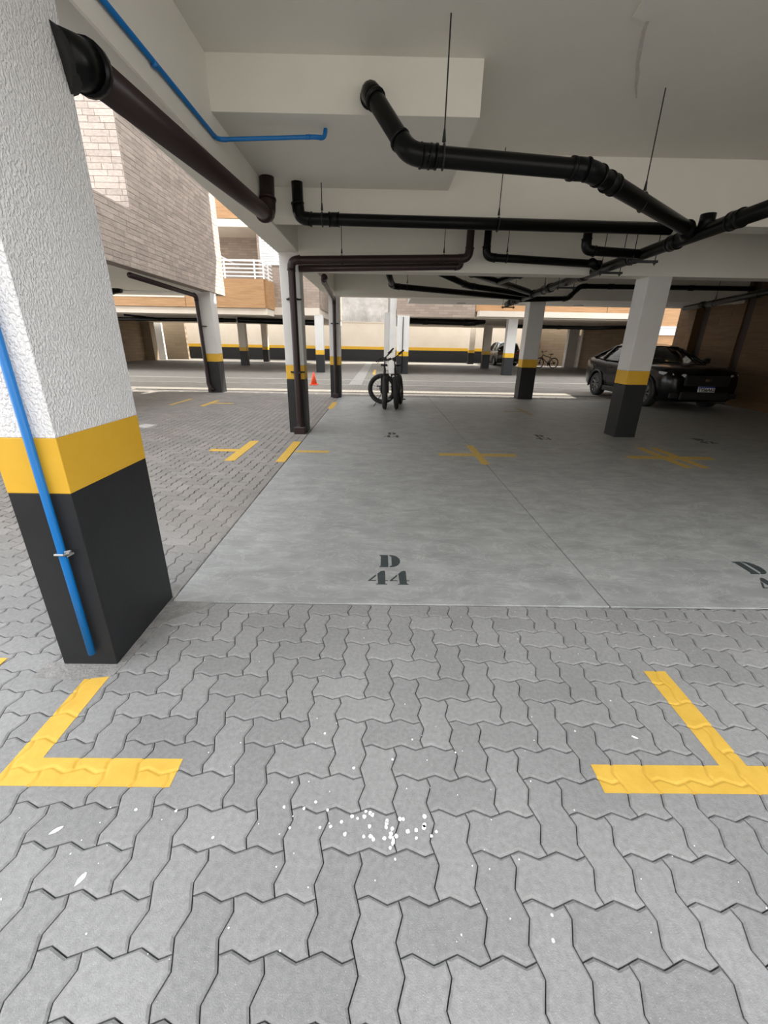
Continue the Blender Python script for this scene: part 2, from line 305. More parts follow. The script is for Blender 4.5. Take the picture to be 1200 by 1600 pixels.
for cx in range(-95, 60):
    for cy in range(-12, 100):
        c = (cx+cy) % 4
        if c not in (3, 1): continue
        k = 'H' if c == 3 else 'V'; p = O0+E1*cx+E2*cy; m_ = p+(E1+E2*0.5 if k == 'H' else E1*0.5+E2)
        if m_.y < 0.22 or m_.y > SEND+1.0: continue
        near = m_.y < SY+0.16 and -1.9-m_.y*0.55 < m_.x < 1.3+m_.y*1.05
        lane = m_.x < SX+0.14 and m_.x > max(-7.5, -1.7-0.85*m_.y) and m_.y >= SY+0.16
        rear = m_.y > SEND-0.1 and m_.x < 10.5
        if m_.y < SY+0.16 and not near: continue
        if not (near or lane or rear): continue
        if rear and m_.x > 6.5 and False: continue
        P = [p+q for q in RAW[k]]; A0 = abs(area(P)); cut = False
        inx = m_.x > SX-0.14
        if m_.y < SY+0.3 and (m_.x > SX-0.14):
            P2 = clip(P, 1, SY-0.004, True)
            # blocks left of the slab edge keep running into the lane
            if min(q.x for q in P) < SX-0.004 and max(q.y for q in P) > SY: P2 = clip(P, 0, SX-0.004, True)
        elif m_.y > SEND-0.3 and m_.x > SX-0.14: P2 = clip(P, 1, SEND+0.004, False)
        elif inx: P2 = clip(P, 0, SX-0.006, True)
        else: P2 = P
        if len(P2) < 3: continue
        A = abs(area(P2)); cut = A < A0*0.995
        if A < 0.0012: continue
        d = (m_-Vector((0, 0))).length
        cells.append((d, k, p, P2, cut, random.uniform(-0.0006, 0.0004)))
cells.sort(key=lambda c: c[0])
UNDER_LP = lambda p: False
paving = floor; PAVERS = []
V, Fc, TN = [], [], []
for i, (d, k, p, P, cut, dz) in enumerate(cells):
    PAVERS.append((P, dz))
    if i < 300:
        if cut:
            v, f = [], []; paver_geo(v, f, P, 0.0, 0.0016); me = bpy.data.meshes.new('cut_paver'); me.from_pydata([(a-p.x, b-p.y, c) for a, b, c in v], [], f); me.materials.append(M_PAVER)
        else: me = SHARED[k]
        o = bpy.data.objects.new('paver', me); C.objects.link(o); o.parent = floor; o.location = (p.x, p.y, dz)
    else:
        n0 = len(Fc)
        paver_geo(V, Fc, P if (cut or d < 4) else coarse(P), dz, 0.0016 if d < 4 else 0.0035, d < 7)
        t = random.random(); TN += [t]*(len(Fc)-n0)
me = bpy.data.meshes.new('paver_field'); me.from_pydata(V, [], Fc); me.attributes.new('tone', 'FLOAT', 'FACE').data.foreach_set('value', TN)
tag(link('paver_field', me, M_PAVER, floor), kind='stuff')
# far ground beyond the built pavers
def flat(name, x0, y0, x1, y1, z, m, parent=floor, th=0.02):
    return bx(name, (x0, y0, z-th), (x1, y1, z), m, parent)
flat('lane_paving', -30, SEND+1.12, 30, 21.2, -0.002, M_FARP)
flat('lane_paving', -30, -8, -7.45, 12.82, -0.003, M_FARP)
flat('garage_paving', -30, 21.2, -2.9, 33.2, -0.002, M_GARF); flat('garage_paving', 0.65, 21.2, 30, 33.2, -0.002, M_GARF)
flat('gap_paving', -2.9, 21.2, 0.65, 33.2, -0.002, M_FARP); flat('rear_paving', -30, 33.2, 30, 37, -0.002, M_FARP)
for y0, y1 in ((15.0, 15.2), (17.0, 17.35)): flat('concrete_sunline_band', -12, y0, 12.6, y1, 0.006, M_KERBSUN, th=0.03)  # pale cross bands also imitate the thin sunlit lines over the lane
flat('concrete_sunline_band', -1.16, 15.21, -0.70, 16.99, 0.004, M_KERBSUN, th=0.03); flat('concrete_sunline_band', -1.16, 17.36, -0.70, 33, 0.004, M_KERBSUN, th=0.03)
mt = bmesh.new()
prism(mt, [(-1.50, 1.39), (-1.30, 1.375), (-1.16, 1.40), (-1.15, 1.47), (-1.50, 1.48)], -.02, .0022)
prism(mt, [(-1.19, 1.45), (-1.145, 1.46), (-1.14, 1.62), (-1.12, 1.76), (-1.05, 1.83), (-.99, 1.87), (-.95, 1.93), (-.93, 1.955), (-1.165, 1.958), (-1.172, 2.12), (-1.25, 2.14), (-1.42, 2.08), (-1.43, 1.98), (-1.19, 1.97)], -.02, .0026)
fin('mortar_patch', mt, mat('rough_mortar', (0.17, 0.165, 0.155), 0.95, (0.27, 0.26, 0.245), 18, 8, 0.5, 80), floor)

# ------------------------------------------------------------------ yellow bay markings
def in_poly(P, x, y):
    r = False; n = len(P)
    for i in range(n):
        a, b = P[i-1], P[i]
        if (a.y > y) != (b.y > y) and x < (b.x-a.x)*(y-a.y)/(b.y-a.y)+a.x: r = not r
    return r
def edge_d(P, x, y):
    best = 9
    for i in range(len(P)):
        a, b = P[i-1], P[i]; dx, dy = b.x-a.x, b.y-a.y; t = max(0, min(1, ((x-a.x)*dx+(y-a.y)*dy)/(dx*dx+dy*dy+1e-12)))
        best = min(best, math.hypot(a.x+dx*t-x, a.y+dy*t-y))
    return best
NEARP = [(P, dz, sum((q for q in P), Vector((0, 0)))/len(P)) for P, dz in PAVERS[:420]]
def paint_z(x, y):
    for P, dz, c in NEARP:
        if abs(c.x-x) < 0.14 and abs(c.y-y) < 0.14 and in_poly(P, x, y):
            d = edge_d(P, x, y); t = max(0, 1-d/0.0065); return dz+0.0011-0.0052*t*t*(3-2*t)
    return -0.003
def draped(rects, step=0.0045):
    x0 = min(r[0] for r in rects); x1 = max(r[2] for r in rects); y0 = min(r[1] for r in rects); y1 = max(r[3] for r in rects)
    nx = int((x1-x0)/step); ny = int((y1-y0)/step); idx = {}; V = []; Fc = []
    def g(i, j):
        if (i, j) not in idx:
            x, y = x0+i*step, y0+j*step; idx[(i, j)] = len(V); V.append((x, y, paint_z(x, y)))
        return idx[(i, j)]
    for i in range(nx):
        for j in range(ny):
            x, y = x0+(i+.5)*step, y0+(j+.5)*step
            if any(r[0] < x < r[2] and r[1] < y < r[3] for r in rects): Fc.append((g(i, j), g(i+1, j), g(i+1, j+1), g(i, j+1)))
    me = bpy.data.meshes.new('yellow_marking'); me.from_pydata(V, [], Fc); return link('yellow_marking', me, M_YEL, None, True)
tag(draped([(-1.27, 0.923, -1.17, 1.465), (-1.27, 0.923, -0.68, 1.024)]), 'yellow L-shaped bay corner line on pavers at the foot of the nearest column', 'road marking')
tag(draped([(1.222, 0.915, 1.322, 1.467), (0.762, 0.915, 1.75, 1.016)]), 'yellow T-shaped bay line on pavers at lower right of the frame', 'road marking')
def marking(rects, label, m=M_YELW, z=0.0034, group=None):
    bm = bmesh.new()
    for r in rects:
        if len(r) == 4: box(bm, (r[0], r[1], z-0.004), (r[2], r[3], z))
    o = fin('yellow_marking', bm, m); tag(o, label, 'road marking', group); return o
marking([(1.27, 4.9, 1.37, 5.30), (1.27, 5.44, 1.37, 5.93), (0.79, 5.30, 1.84, 5.44)], 'worn yellow plus-shaped marking on the concrete slab, middle of the row')
marking([(3.80, 4.88, 3.91, 5.30), (3.80, 5.44, 3.91, 5.96), (4.01, 4.88, 4.12, 5.30), (4.01, 5.44, 4.12, 5.96), (3.36, 5.30, 4.52, 5.44)], 'worn yellow marking with two parallel strokes and a crossbar before the right column')
marking([(-1.29, 4.88, -1.175, 6.0)], 'yellow stroke on pavers along the slab edge before the brown-pipe column', M_YEL)
marking([(-1.155, 5.36, -0.69, 5.48)], 'short worn yellow bar on the slab edge beside the paver stroke')
marking([(-1.93, 4.9, -1.80, 6.0), (-2.30, 5.36, -1.93, 5.48)], 'yellow sideways T marking on the paved lane', M_YEL)
marking([(-2.3, 1.42, -1.70, 1.50)], 'tip of a yellow line on pavers at the left frame edge beside the nearest column', M_YEL)
marking([(-1.20, 9.3, -1.08, 10.4)], 'yellow stroke at slab edge between the two brown-pipe columns', M_YEL)
marking([(-4.85, 9.5, -4.76, 10.6)], 'faint yellow stroke on lane, leftmost near the far-left column', M_YELW)
marking([(-4.10, 9.4, -4.0, 10.4), (-4.0, 9.86, -3.5, 9.95)], 'yellow T marking on lane before the far-left column', M_YEL)
marking([(-0.42, 20.5, -0.28, 24.5)], 'yellow stroke in the gap between the far buildings', M_YEL)
marking([(3.2, 8.9, 3.32, 9.9), (2.8, 9.3, 3.19, 9.4)], 'very faint yellow marking on slab before the middle right column', mat('faded_yellow_paint', (0.27, 0.235, 0.13), 0.65, (0.30, 0.26, 0.14), 20, 5))

# ------------------------------------------------------------------ stencilled bay numbers
def arc(cx, cy, rx, ry, a0, a1, n=10): return [(cx+rx*math.cos(math.radians(a0+(a1-a0)*k/n)), cy+ry*math.sin(math.radians(a0+(a1-a0)*k/n))) for k in range(n+1)]
def glyph(ch):   # unit box 0..1 wide, 0..1 high, lists of polygons
    if ch == 'D': return [[(0, 0), (.42, 0), (.42, 1), (0, 1), (.0, .93), (.06, .90), (.06, .10), (0, .07)],
                          [(.48, 1), (.48, .93), (.58, .86), (.58, .14), (.48, .07), (.48, 0)]+arc(.55, .5, .45, .5, -90, 90)]
    if ch == '4': return [[(0, .27), (0, .24), (.40, .24), (.40, .30), (.14, .30), (.40, .60), (.40, .72)],
                          [(.40, .02), (.46, .06), (.50, .06), (.46, .76), (.62, .94), (.74, 1), (.84, .98), (.86, .9), (.86, .30), (1, .30), (1, .25), (.86, .25), (.86, .08), (.95, .03), (.95, 0), (.40, 0)]]
    if ch == '3': return [[(.05, .72), (.05, .78)]+arc(.42, .74, .36, .26, 170, 95, 6)+[(.44, .93), (.28, .88), (.30, .74), (.18, .68)],
                          [(.50, 1)]+arc(.52, .75, .36, .25, 85, -50, 8)+[(.62, .54)]+arc(.52, .27, .42, .27, 50, -90, 8)+[(.50, .07), (.56, .10), (.56, .46), (.46, .50), (.46, .57), (.54, .60), (.54, .92)],
                          [(.04, .28)]+arc(.42, .26, .38, .26, 180, 262, 6)+[(.42, .07), (.30, .12), (.30, .28), (.16, .34)]]
    if ch == '2': return [[(.06, .70)]+arc(.44, .72, .36, .28, 175, 95, 6)+[(.44, .92), (.30, .86), (.32, .72), (.18, .64)],
                          [(.50, 1)]+arc(.52, .72, .40, .28, 85, -40, 8)+[(.50, .36), (.36, .26), (.90, .26), (.96, .34), (.96, 0), (.04, 0), (.04, .10), (.46, .44), (.56, .58), (.54, .92)]]
    return []
def stencil(x, y, num, label):
    """x = centre, y = base of the digits"""
    t = empty('bay_number', (x, y, 0.002)); tag(t, label, 'floor number')
    def put(ch, cx, y0, w, h):
        bm = bmesh.new()
        for P in glyph(ch):
            q = [(cx-w/2+a*w, y0+b*h) for a, b in P]; A = sum(q[i-1][0]*q[i][1]-q[i][0]*q[i-1][1] for i in range(len(q)))
            prism(bm, q if A > 0 else q[::-1], 0.0002, 0.0010)
        bm.normal_update(); bmesh.ops.triangulate(bm, faces=[f for f in bm.faces if len(f.verts) > 4])
        fin('letter' if ch.isalpha() else 'digit', bm, M_STEN, t)
    put('D', 0.012, 0.21, 0.14, 0.165)
    put(num[0], -0.066, 0, 0.125, 0.165); put(num[1], 0.068, 0, 0.125, 0.165)
stencil(0.065, 2.155, '44', 'dark stencilled letter D over 44 nearest the camera at the slab front')
stencil(2.52, 2.125, '43', 'dark stencilled letter D and number cut off by the right frame edge')
stencil(0.18, 6.40, '44', 'small distant stencilled bay number before the parked bicycles')
stencil(2.62, 6.40, '43', 'small distant stencilled bay number midway along the slab, left of the right column')
stencil(5.20, 6.30, '42', 'small distant stencilled bay number in the shade right of the right column')

# white paint splashes on the pavers
SPOTS = [(-0.15, 0.856), (-0.259, 0.804), (-0.279, 0.942), (-0.191, 0.88), (-0.225, 0.86), (-0.135, 0.809), (-0.103, 0.822), (-0.071, 0.838), (-0.054, 0.832), (-0.033, 0.837), (-0.029, 0.853), (-0.008, 0.843), (-0.015, 0.848), (-0.09, 0.788), (-0.033, 0.782), (-0.012, 0.783), (-0.004, 0.775), (-0.016, 0.81), (0.029, 0.778), (0.038, 0.826), (0.036, 0.818), (0.035, 0.808), (0.053, 0.804), (0.050, 0.79), (0.047, 0.781), (0.046, 0.753), (0.065, 0.784), (0.078, 0.831), (0.088, 0.831), (0.101, 0.797), (0.126, 0.8), (0.125, 0.779), (0.156, 0.839), (0.15, 0.808), (0.153, 0.815), (0.187, 0.797), (0.171, 0.785), (0.06, 0.725), (-0.076, 0.994), (0.06, 1.027), (-0.167, 0.806), (-0.194, 1.128), (0.289, 1.055), (0.136, 1.106), (0.764, 1.031), (0.766, 1.148), (0.981, 1.294), (0.464, 0.604), (0.448, 0.555), (-0.752, 0.853), (-0.481, 0.777), (-0.625, 0.85), (-0.289, 0.864)]
bm = bmesh.new()
def splat(bm, x, y, r, sx=1, sy=1, rot=0):
    n = 10; z = 0.0016; pts = []
    for k in range(n):
        a = k*math.tau/n; q = r*random.uniform(.8, 1.15); u, v = q*math.cos(a)*sx, q*math.sin(a)*sy; pts.append((x+u*math.cos(rot)-v*math.sin(rot), y+u*math.sin(rot)+v*math.cos(rot)))
    prism(bm, pts, z-0.0012, z)
for i, (x, y) in enumerate(SPOTS):
    if y > .9 and (x > .75 or x < -.67) and not y > 1.1: continue
    splat(bm, x, y, random.uniform(.0042, .0068) if 4 < i < 37 else random.uniform(.003, .005))
for x, y, r, a in ((-0.957, 0.793, .011, .7), (-0.801, 0.676, .012, 1.2), (0.984, 1.123, .008, -.5), (0.055, 0.77, .009, 1.5)): splat(bm, x, y, r, 1.5, .55, a)
for _ in range(150):
    x, y = random.uniform(-1.1, 1.6), random.uniform(.45, 1.9)
    if (x > .73 or x < -.64) and .88 < y < 1.5: continue
    splat(bm, x, y, random.uniform(.0010, .0023))
o = fin('paint_splashes', bm, M_WSPOT); tag(o, 'white paint drips spattered across the grey pavers in the foreground', 'paint splashes', kind='stuff')

# ------------------------------------------------------------------ our building: slab, beams, columns
ceiling = struct('ceiling', (-1.52, 0.5, 3.17), (9.6, 11.7, 3.45), M_CEIL)
struct('ceiling_recess_block', (-1.2, 3.60, 2.86), (0.66, 5.05, 3.171), M_CEIL)
struct('ceiling_beam', (-1.52, 1.25, 2.58), (-1.2, 11.7, 3.172), M_CEIL, 0.008)
struct('ceiling_beam', (-1.2, 5.05, 2.60), (9.5, 5.33, 3.171), M_CEIL)
struct('ceiling_beam', (-1.201, 6.68, 2.36), (9.5, 6.97, 3.171), M_CEIL)
struct('ceiling_beam', (-1.199, 11.40, 2.49), (9.5, 11.7, 3.171), M_CEIL)
struct('upper_storey', (-1.50, 0.5, 3.45), (9.6, 12.95, 7.3), M_WHITE)
struct('upper_storey', (-1.50, 0.5, 7.3), (9.6, 14.5, 10.5), M_WHITE)  # unseen rear overhang, shaped to narrow the sun on the tiled left wall
struct('unseen_sun_ledge', (-1.50, 12.95, 6.0), (9.6, 14.85, 6.25), M_WHITE)  # added ledge out of view, trims the near edge of the lane's sun strip
o = struct('balcony_slab', (0.75, 11.71, 2.50), (14.2, 13.25, 2.68), M_WHITE); VT = o
for x in (2.25, 5.6):
    bm = bmesh.new(); cyl(bm, (0, 0, -.006), (0, 0, .004), .13, 20); v = fin('ceiling_light', bm, mat('grey_lamp_trim', (.25, .24, .22), .5)); v.location = (x, 12.85, 2.4955)
    tag(v, 'round flush vent in the white balcony soffit, '+('left one above the brick band' if x < 3 else 'right one above the wood band'), 'soffit fitting')
    bm = bmesh.new(); cyl(bm, (0, 0, -.009), (0, 0, -.006), .09, 20); fin('lens', bm, M_STEEL, v)
def column(name, x0, y0, x1, y1, ztop, label, mw=M_WHITE, zb=0.84, zy=1.05, bev=0.008, group=None):
    t = empty(name, ((x0+x1)/2, (y0+y1)/2, 0)); tag(t, label, 'column', group); hx, hy = (x1-x0)/2, (y1-y0)/2
    bx('black_base', (-hx, -hy, -0.02), (hx, hy, zb), M_BLK, t, bev, 2)
    bx('yellow_band', (-hx-.0006, -hy-.0006, zb), (hx+.0006, hy+.0006, zy), M_BAND, t, bev, 2)
    bx('shaft', (-hx, -hy, zy), (hx, hy, ztop), mw, t, bev, 2); return t
column('column', -1.42, 1.47, -1.18, 2.00, 2.58, 'nearest column at left, rough white stucco over yellow and black bands', M_STUCCO, 0.825, 1.04, 0.003)
column('column', -1.485, 6.68, -1.20, 6.96, 2.58, 'white, yellow and black column with a brown pipe bending down its front')
column('column', -1.36, 11.41, -1.08, 11.69, 2.5, 'white, yellow and black column next behind the one with the bent brown pipe')
column('column', 3.87, 6.69, 4.22, 7.02, 2.4, 'large white, yellow and black column at right, in front of the black car')
column('column', 3.84, 11.72, 4.25, 12.08, 2.56, 'white, yellow and black column in the middle distance, left of the black car')

# right wall of wood-look tiles with recesses
rw = struct('wall_right', (9.2, 1.3, -0.02), (9.55, 13.5, 3.17), mat('dark_brown_edge', (0.03, 0.016, 0.01), .7))
def planks(name, plane, u0, u1, z0, z1, at, ph, pw, m, parent, depth=0.012, rnd=0.003, sgn=-1):
    """joined rows of planks on a wall; plane 'x' means wall normal along X"""
    V, Fc, T = [], [], []; nz = int(round((z1-z0)/ph))
    for r in range(nz):
        u = u0-(r % 3)*pw/3
        while u < u1:
            a, b = max(u, u0)+.002, min(u+pw, u1)-.002; za, zb = z0+r*ph+.002, z0+(r+1)*ph-.002; u += pw
            if b-a < .03: continue
            d = depth+random.uniform(0, rnd); s = len(V)
            for dd in (0, sgn*d):
                for (p, q) in ((a, za), (b, za), (b, zb), (a, zb)): V.append((at+dd, p, q) if plane == 'x' else (p, at+dd, q))
            for f in ((0, 3, 2, 1), (4, 5, 6, 7), (0, 1, 5, 4), (1, 2, 6, 5), (2, 3, 7, 6), (3, 0, 4, 7)): Fc.append(tuple(s+i for i in f))
            t = random.random(); T += [t]*6
    me = bpy.data.meshes.new(name); me.from_pydata(V, [], Fc); me.attributes.new('tone', 'FLOAT', 'FACE').data.foreach_set('value', T)
    bm = bmesh.new(); bm.from_mesh(me); bmesh.ops.recalc_face_normals(bm, faces=bm.faces); bm.to_mesh(me); bm.free()
    return tag(link(name, me, m, parent), kind='stuff')
planks('wall_tiles', 'x', 1.3, 11.08, 0, 3.16, 9.2, 0.2, 1.2, M_PLANK, rw)
planks('wall_tiles', 'x', 11.3, 12.5, 0, 3.16, 9.17, 0.2, 1.2, M_PLANK, rw)
planks('wall_tiles', 'x', 12.8, 13.5, 0, 3.16, 9.0, 0.2, 0.7, M_PLANK, rw)
bx('pier', (9.0, 12.8, -0.02), (9.2, 13.5, 3.17), M_PLANK, rw); bx('pier', (9.17, 11.3, -.02), (9.2, 12.5, 3.17), M_PLANK, rw)
struct('wall_right_rear', (9.2, 13.5, 2.7), (9.6, 13.6, 9.0), M_WHITE)

struct('opposite_light_blocker', (-30, -15, -0.02), (20, -9, 9.5), M_GREYW)  # added unseen block behind the camera, keeps low sky light out of the garage
struct('wall_front_blocker', (5.2, 1.25, -0.02), (9.2, 1.45, 3.17), M_WHITE)  # added wall out of view, darkens the right side of the garage
# ------------------------------------------------------------------ pipes
def pipe(name, pts, r, m, label, R=0.12, couplings=(), hangers=(), cat='pipe', clampm=M_ROD, socket=True, group=None):
    t = empty(name, pts[0]); tag(t, label, cat, group); P = [Vector(p)-Vector(pts[0]) for p in pts]
    path, corners = round_path(P, R); sweep_obj('pipe_run', path, r, m, t)
    for a in corners:
        d1 = (a[1]-a[0]).normalized(); d2 = (a[-1]-a[-2]).normalized()
        if d1.dot(d2) > 0.995: continue
        e = sweep_obj('elbow', [a[0]-d1*r*.7]+a+[a[-1]+d2*r*.7], r*1.10, m, t)
        if socket:
            for q, d in ((a[0]-d1*r*.7, -d1), (a[-1]+d2*r*.7, d2)):
                bm = bmesh.new(); cyl(bm, q-d*r*.12, q+d*r*.12, r*1.19, 18); fin('socket_rim', bm, m, e, True)
    for c in couplings:
        q = Vector(c[0])-Vector(pts[0]); d = Vector(c[1]).normalized()
        bm = bmesh.new(); cyl(bm, q-d*r*.9, q+d*r*.9, r*1.13, 18); cyl(bm, q-d*r*.95, q-d*r*.75, r*1.2, 18); cyl(bm, q+d*r*.75, q+d*r*.95, r*1.2, 18); fin('coupling', bm, m, t, True)
    for h in hangers:
        (x, y, z), zt = h[0], h[1]; ax = h[2] if len(h) > 2 else 'x'; q = Vector((x, y, z))-Vector(pts[0])
        bm = bmesh.new(); cyl(bm, q+Vector((0, 0, r+.02)), (q.x, q.y, zt-pts[0][2]), .0045, 8); cyl(bm, q+Vector((0, 0, r+.02)), q+Vector((0, 0, r+.085)), .013, 8, .006); ro = fin('hanger_rod', bm, clampm, t)
        bm = bmesh.new(); ring = [q+(Vector((0, math.cos(a), math.sin(a))) if ax == 'x' else Vector((math.cos(a), 0, math.sin(a))))*(r*1.06+.004) for a in [k*math.tau/20 for k in range(21)]]
        for a, b in zip(ring, ring[1:]): cyl(bm, a, b, .006, 6)
        fin('pipe_clamp', bm, clampm, t)
    return t
def branch_y(t, p, q, r, m):
    pass
big = pipe('drain_pipe', [(-0.10, 3.61, 2.95), (-0.10, 3.50, 2.945), (0.16, 3.19, 2.50), (1.37, 3.33, 2.485), (2.84, 4.50, 2.45), (3.0, 4.62, 2.44)], .058, M_PIPE, 'thick black drain pipe elbowing out of the lowered ceiling block at top centre', .09,
     couplings=(((0.28, 3.205, 2.498), (1, .11, 0)), ((1.30, 3.32, 2.486), (1, .11, 0)), ((1.62, 3.53, 2.478), (1.47, 1.17, 0))), hangers=(((0.375, 3.21, 2.497), 3.17), ((2.06, 3.88, 2.467), 3.17)))
pipe('drain_pipe', [(-0.86, 4.90, 2.86), (-0.86, 4.90, 2.555), (2.95, 4.90, 2.53)], .056, M_PIPE, 'long black drain pipe running straight across below the first ceiling beam', .09, hangers=(((-0.62, 4.90, 2.552), 2.86), ((1.17, 4.90, 2.54), 3.17)), couplings=(((-0.5, 4.9, 2.552), (1, 0, 0)),))
PB1 = pipe('drain_pipe', [(1.185, 6.45, 3.17), (1.185, 6.45, 2.50), (-1.285, 6.55, 2.455), (-1.30, 6.615, 0.12), (-1.30, 6.615, .03)], .052, M_PIPEB, 'dark brown pipe crossing under the beam then down the front of its column', .09, hangers=(((-0.57, 6.52, 2.47), 3.17), ((0.84, 6.46, 2.49), 3.17)),
     couplings=(((-1.298, 6.61, .10), (0, 0, 1)),))
pipe('drain_pipe', [(1.10, 6.62, 2.52), (1.10, 6.62, 2.43), (-1.19, 6.60, 2.36)], .045, M_PIPEB, 'thinner brown pipe running just under the upper brown pipe', .08)
pipe('drain_pipe', [(1.415, 6.42, 3.17), (1.415, 6.42, 2.515), (3.02, 6.45, 2.46)], .050, M_PIPE, 'black pipe dropping beside the brown riser and crossing to the main drain', .09, hangers=(((1.70, 6.425, 2.507), 3.17),))
def main_pipe():
    pts = [(3.05, 2.2, 2.44), (3.05, 4.4, 2.43), (3.05, 8.0, 2.385), (3.05, 11.05, 2.34)]
    t = pipe('main_drain', pts, .065, M_PIPE, 'main black drain running away from the camera at right, many branches joining it', .1,
        couplings=tuple(((3.05, y, 2.43-(y-4.4)*.0125), (0, 1, 0)) for y in (3.4, 4.15, 4.95, 5.7, 7.0, 8.3, 9.2, 9.9, 10.3, 10.7)),
        hangers=(((3.05, 3.75, 2.43), 3.17, 'y'), ((3.05, 8.6, 2.38), 3.17, 'y')))
    for y, zt in ((5.45, 2.6), (6.2, 3.17), (7.6, 3.17), (10.9, 3.17)):
        z = 2.43-(y-4.4)*.0125-.08; bm = bmesh.new(); box(bm, (-.16, y-2.2-.02, z-2.44-.02), (.16, y-2.2+.02, z-2.44+.005))
        for s in (-.13, .13): cyl(bm, (s, y-2.2, z-2.44-.05), (s, y-2.2, zt-2.44), .005, 8); cyl(bm, (s, y-2.2, z-2.44-.035), (s, y-2.2, z-2.44-.02), .014, 6)
        fin('trapeze_hanger', bm, M_ROD, t)
    bm = bmesh.new(); sweep(bm, [(-.20, 2.28, .01), (-.08, 2.46, .0), (0, 2.66, 0)], .064); cyl(bm, (-.02, 2.3, 0), (-.02, 2.3, .12), .064, 18); fin('junction', bm, M_PIPE, t, True)
    bm = bmesh.new(); sweep(bm, [(-.22, 4.12, .02), (-.08, 4.25, .0), (0, 4.45, -.01)], .056); fin('junction', bm, M_PIPE, t, True)
    return t
main_pipe()
pipe('drain_pipe', [(2.34, 5.44, 2.60), (2.34, 5.44, 2.43), (3.05, 5.50, 2.41)], .05, M_PIPE, 'short black stub pipe tucked under the long straight pipe near the main drain', .09)
pipe('drain_pipe', [(1.45, 7.05, 2.72), (1.36, 7.35, 2.47), (2.9, 9.0, 2.385)], .055, M_PIPE, 'black diagonal pipe with a pale sleeved elbow behind the second beam', .08, hangers=(((2.3, 8.36, 2.416), 3.17),))
pipe('drain_pipe', [(2.28, 7.4, 3.17), (2.28, 7.4, 2.48), (2.02, 8.0, 2.43)], .055, M_PIPE, 'short black drop pipe feeding the diagonal pipe behind the second beam', .08)
pipe('drain_pipe', [(0.03, 7.8, 2.70), (0.20, 9.2, 2.47), (3.0, 9.85, 2.36)], .055, M_PIPE, 'black pipe bending out of the third ceiling bay at left and crossing right', .1, hangers=(((0.5, 9.27, 2.46), 3.17),))
pipe('drain_pipe', [(0.5, 7.6, 2.66), (1.65, 8.85, 2.46), (3.0, 9.35, 2.37)], .055, M_PIPE, 'black pipe between the diagonal pipe and the far crossing pipe', .1, hangers=(((1.02, 8.16, 2.57), 3.17),))
pipe('drain_pipe', [(3.08, 10.1, 2.36), (4.5, 11.0, 2.48), (4.85, 11.2, 2.78), (9.15, 11.25, 2.80)], .055, M_PIPE, 'black pipe rising behind the right column and running to the right wall', .1, couplings=(((5.6, 11.21, 2.785), (1, 0, 0)), ((7.6, 11.235, 2.79), (1, 0, 0))))
pipe('drain_pipe', [(7.15, 10.6, 2.28), (6.75, 7.6, 2.36), (6.55, 5.6, 2.40)], .058, M_PIPE, 'black suspended pipe above the parked black car', .1, hangers=(((7.0, 9.5, 2.30), 3.17, 'y'), ((6.82, 8.2, 2.34), 3.17, 'y')), couplings=(((7.05, 9.9, 2.30), (.13, 1, 0)),))
pipe('drain_pipe', [(6.82, 8.0, 2.40), (6.9, 8.05, 2.62), (6.9, 8.05, 3.17)], .055, M_PIPE, 'short vertical pipe dropping onto the suspended pipe above the car', .05)
# big dark pipe along the left beam, reducer at its near end
t = pipe('drain_pipe', [(-1.155, 2.03, 2.355), (-1.125, 4.72, 2.53), (-1.125, 4.78, 2.86)], .068, M_PIPEB, 'large dark brown pipe slung along the inner side of the left beam', .10)
bm = bmesh.new(); sweep(bm, [(-.035, -.05, -.012), (-.012, .0, -.004), (0, .05, .004)], .082, 18); fin('black_cap', bm, M_PIPE, t, True)
bm = bmesh.new(); cyl(bm, (-.06, -.045, -.02), (-.035, -.01, -.012), .105, 20, .088); fin('tape_wrap', bm, M_TYRE, t)
bm = bmesh.new(); cyl(bm, (0, .035, .003), (0, .065, .005), .090, 20); fin('socket_rim', bm, M_PIPE, t, True)
PB2 = pipe('drain_pipe', [(-1.05, 8.3, 2.50), (-1.10, 8.6, 2.46), (-1.20, 11.28, 2.40), (-1.215, 11.345, .15), (-1.215, 11.345, .03)], .045, M_PIPEB, 'brown pipe running under the left beam and down the second left column', .08, couplings=(((-1.05, 8.35, 2.49), (0, 1, 0)), ((-1.215, 11.345, .10), (0, 0, 1))))
for (x, y, z, n) in ((-1.30, 6.60, 1.95, 'c2'), (-1.30, 6.615, 1.06, 'c2')): pass
def pipe_bracket(x, y, z, w, p_):
    bm = bmesh.new(); box(bm, (-w, .045, -.012), (w, .062, .012)); box(bm, (-.06, -.062, -.012), (.06, -.052, .012))
    for s in (-.06, .06): box(bm, (s-.004, -.06, -.012), (s+.004, .06, .012))
    o = fin('pipe_bracket', bm, M_ROD, p_); o.location = Vector((x, y, z))-p_.location
pipe_bracket(-1.295, 6.605, 1.97, .11, PB1)
pipe_bracket(-1.30, 6.615, .95, .11, PB1)
pipe_bracket(-1.21, 11.345, 1.85, .10, PB2)
for p_, (x, y, w) in ((PB1, (-1.30, 6.60, .09)), (PB2, (-1.215, 11.33, .08))):
    bx('pipe_foot', (-w, -.07, 0), (w, .06, .11), M_PIPEB, p_, .01).location = Vector((x, y, 0.003))-p_.location
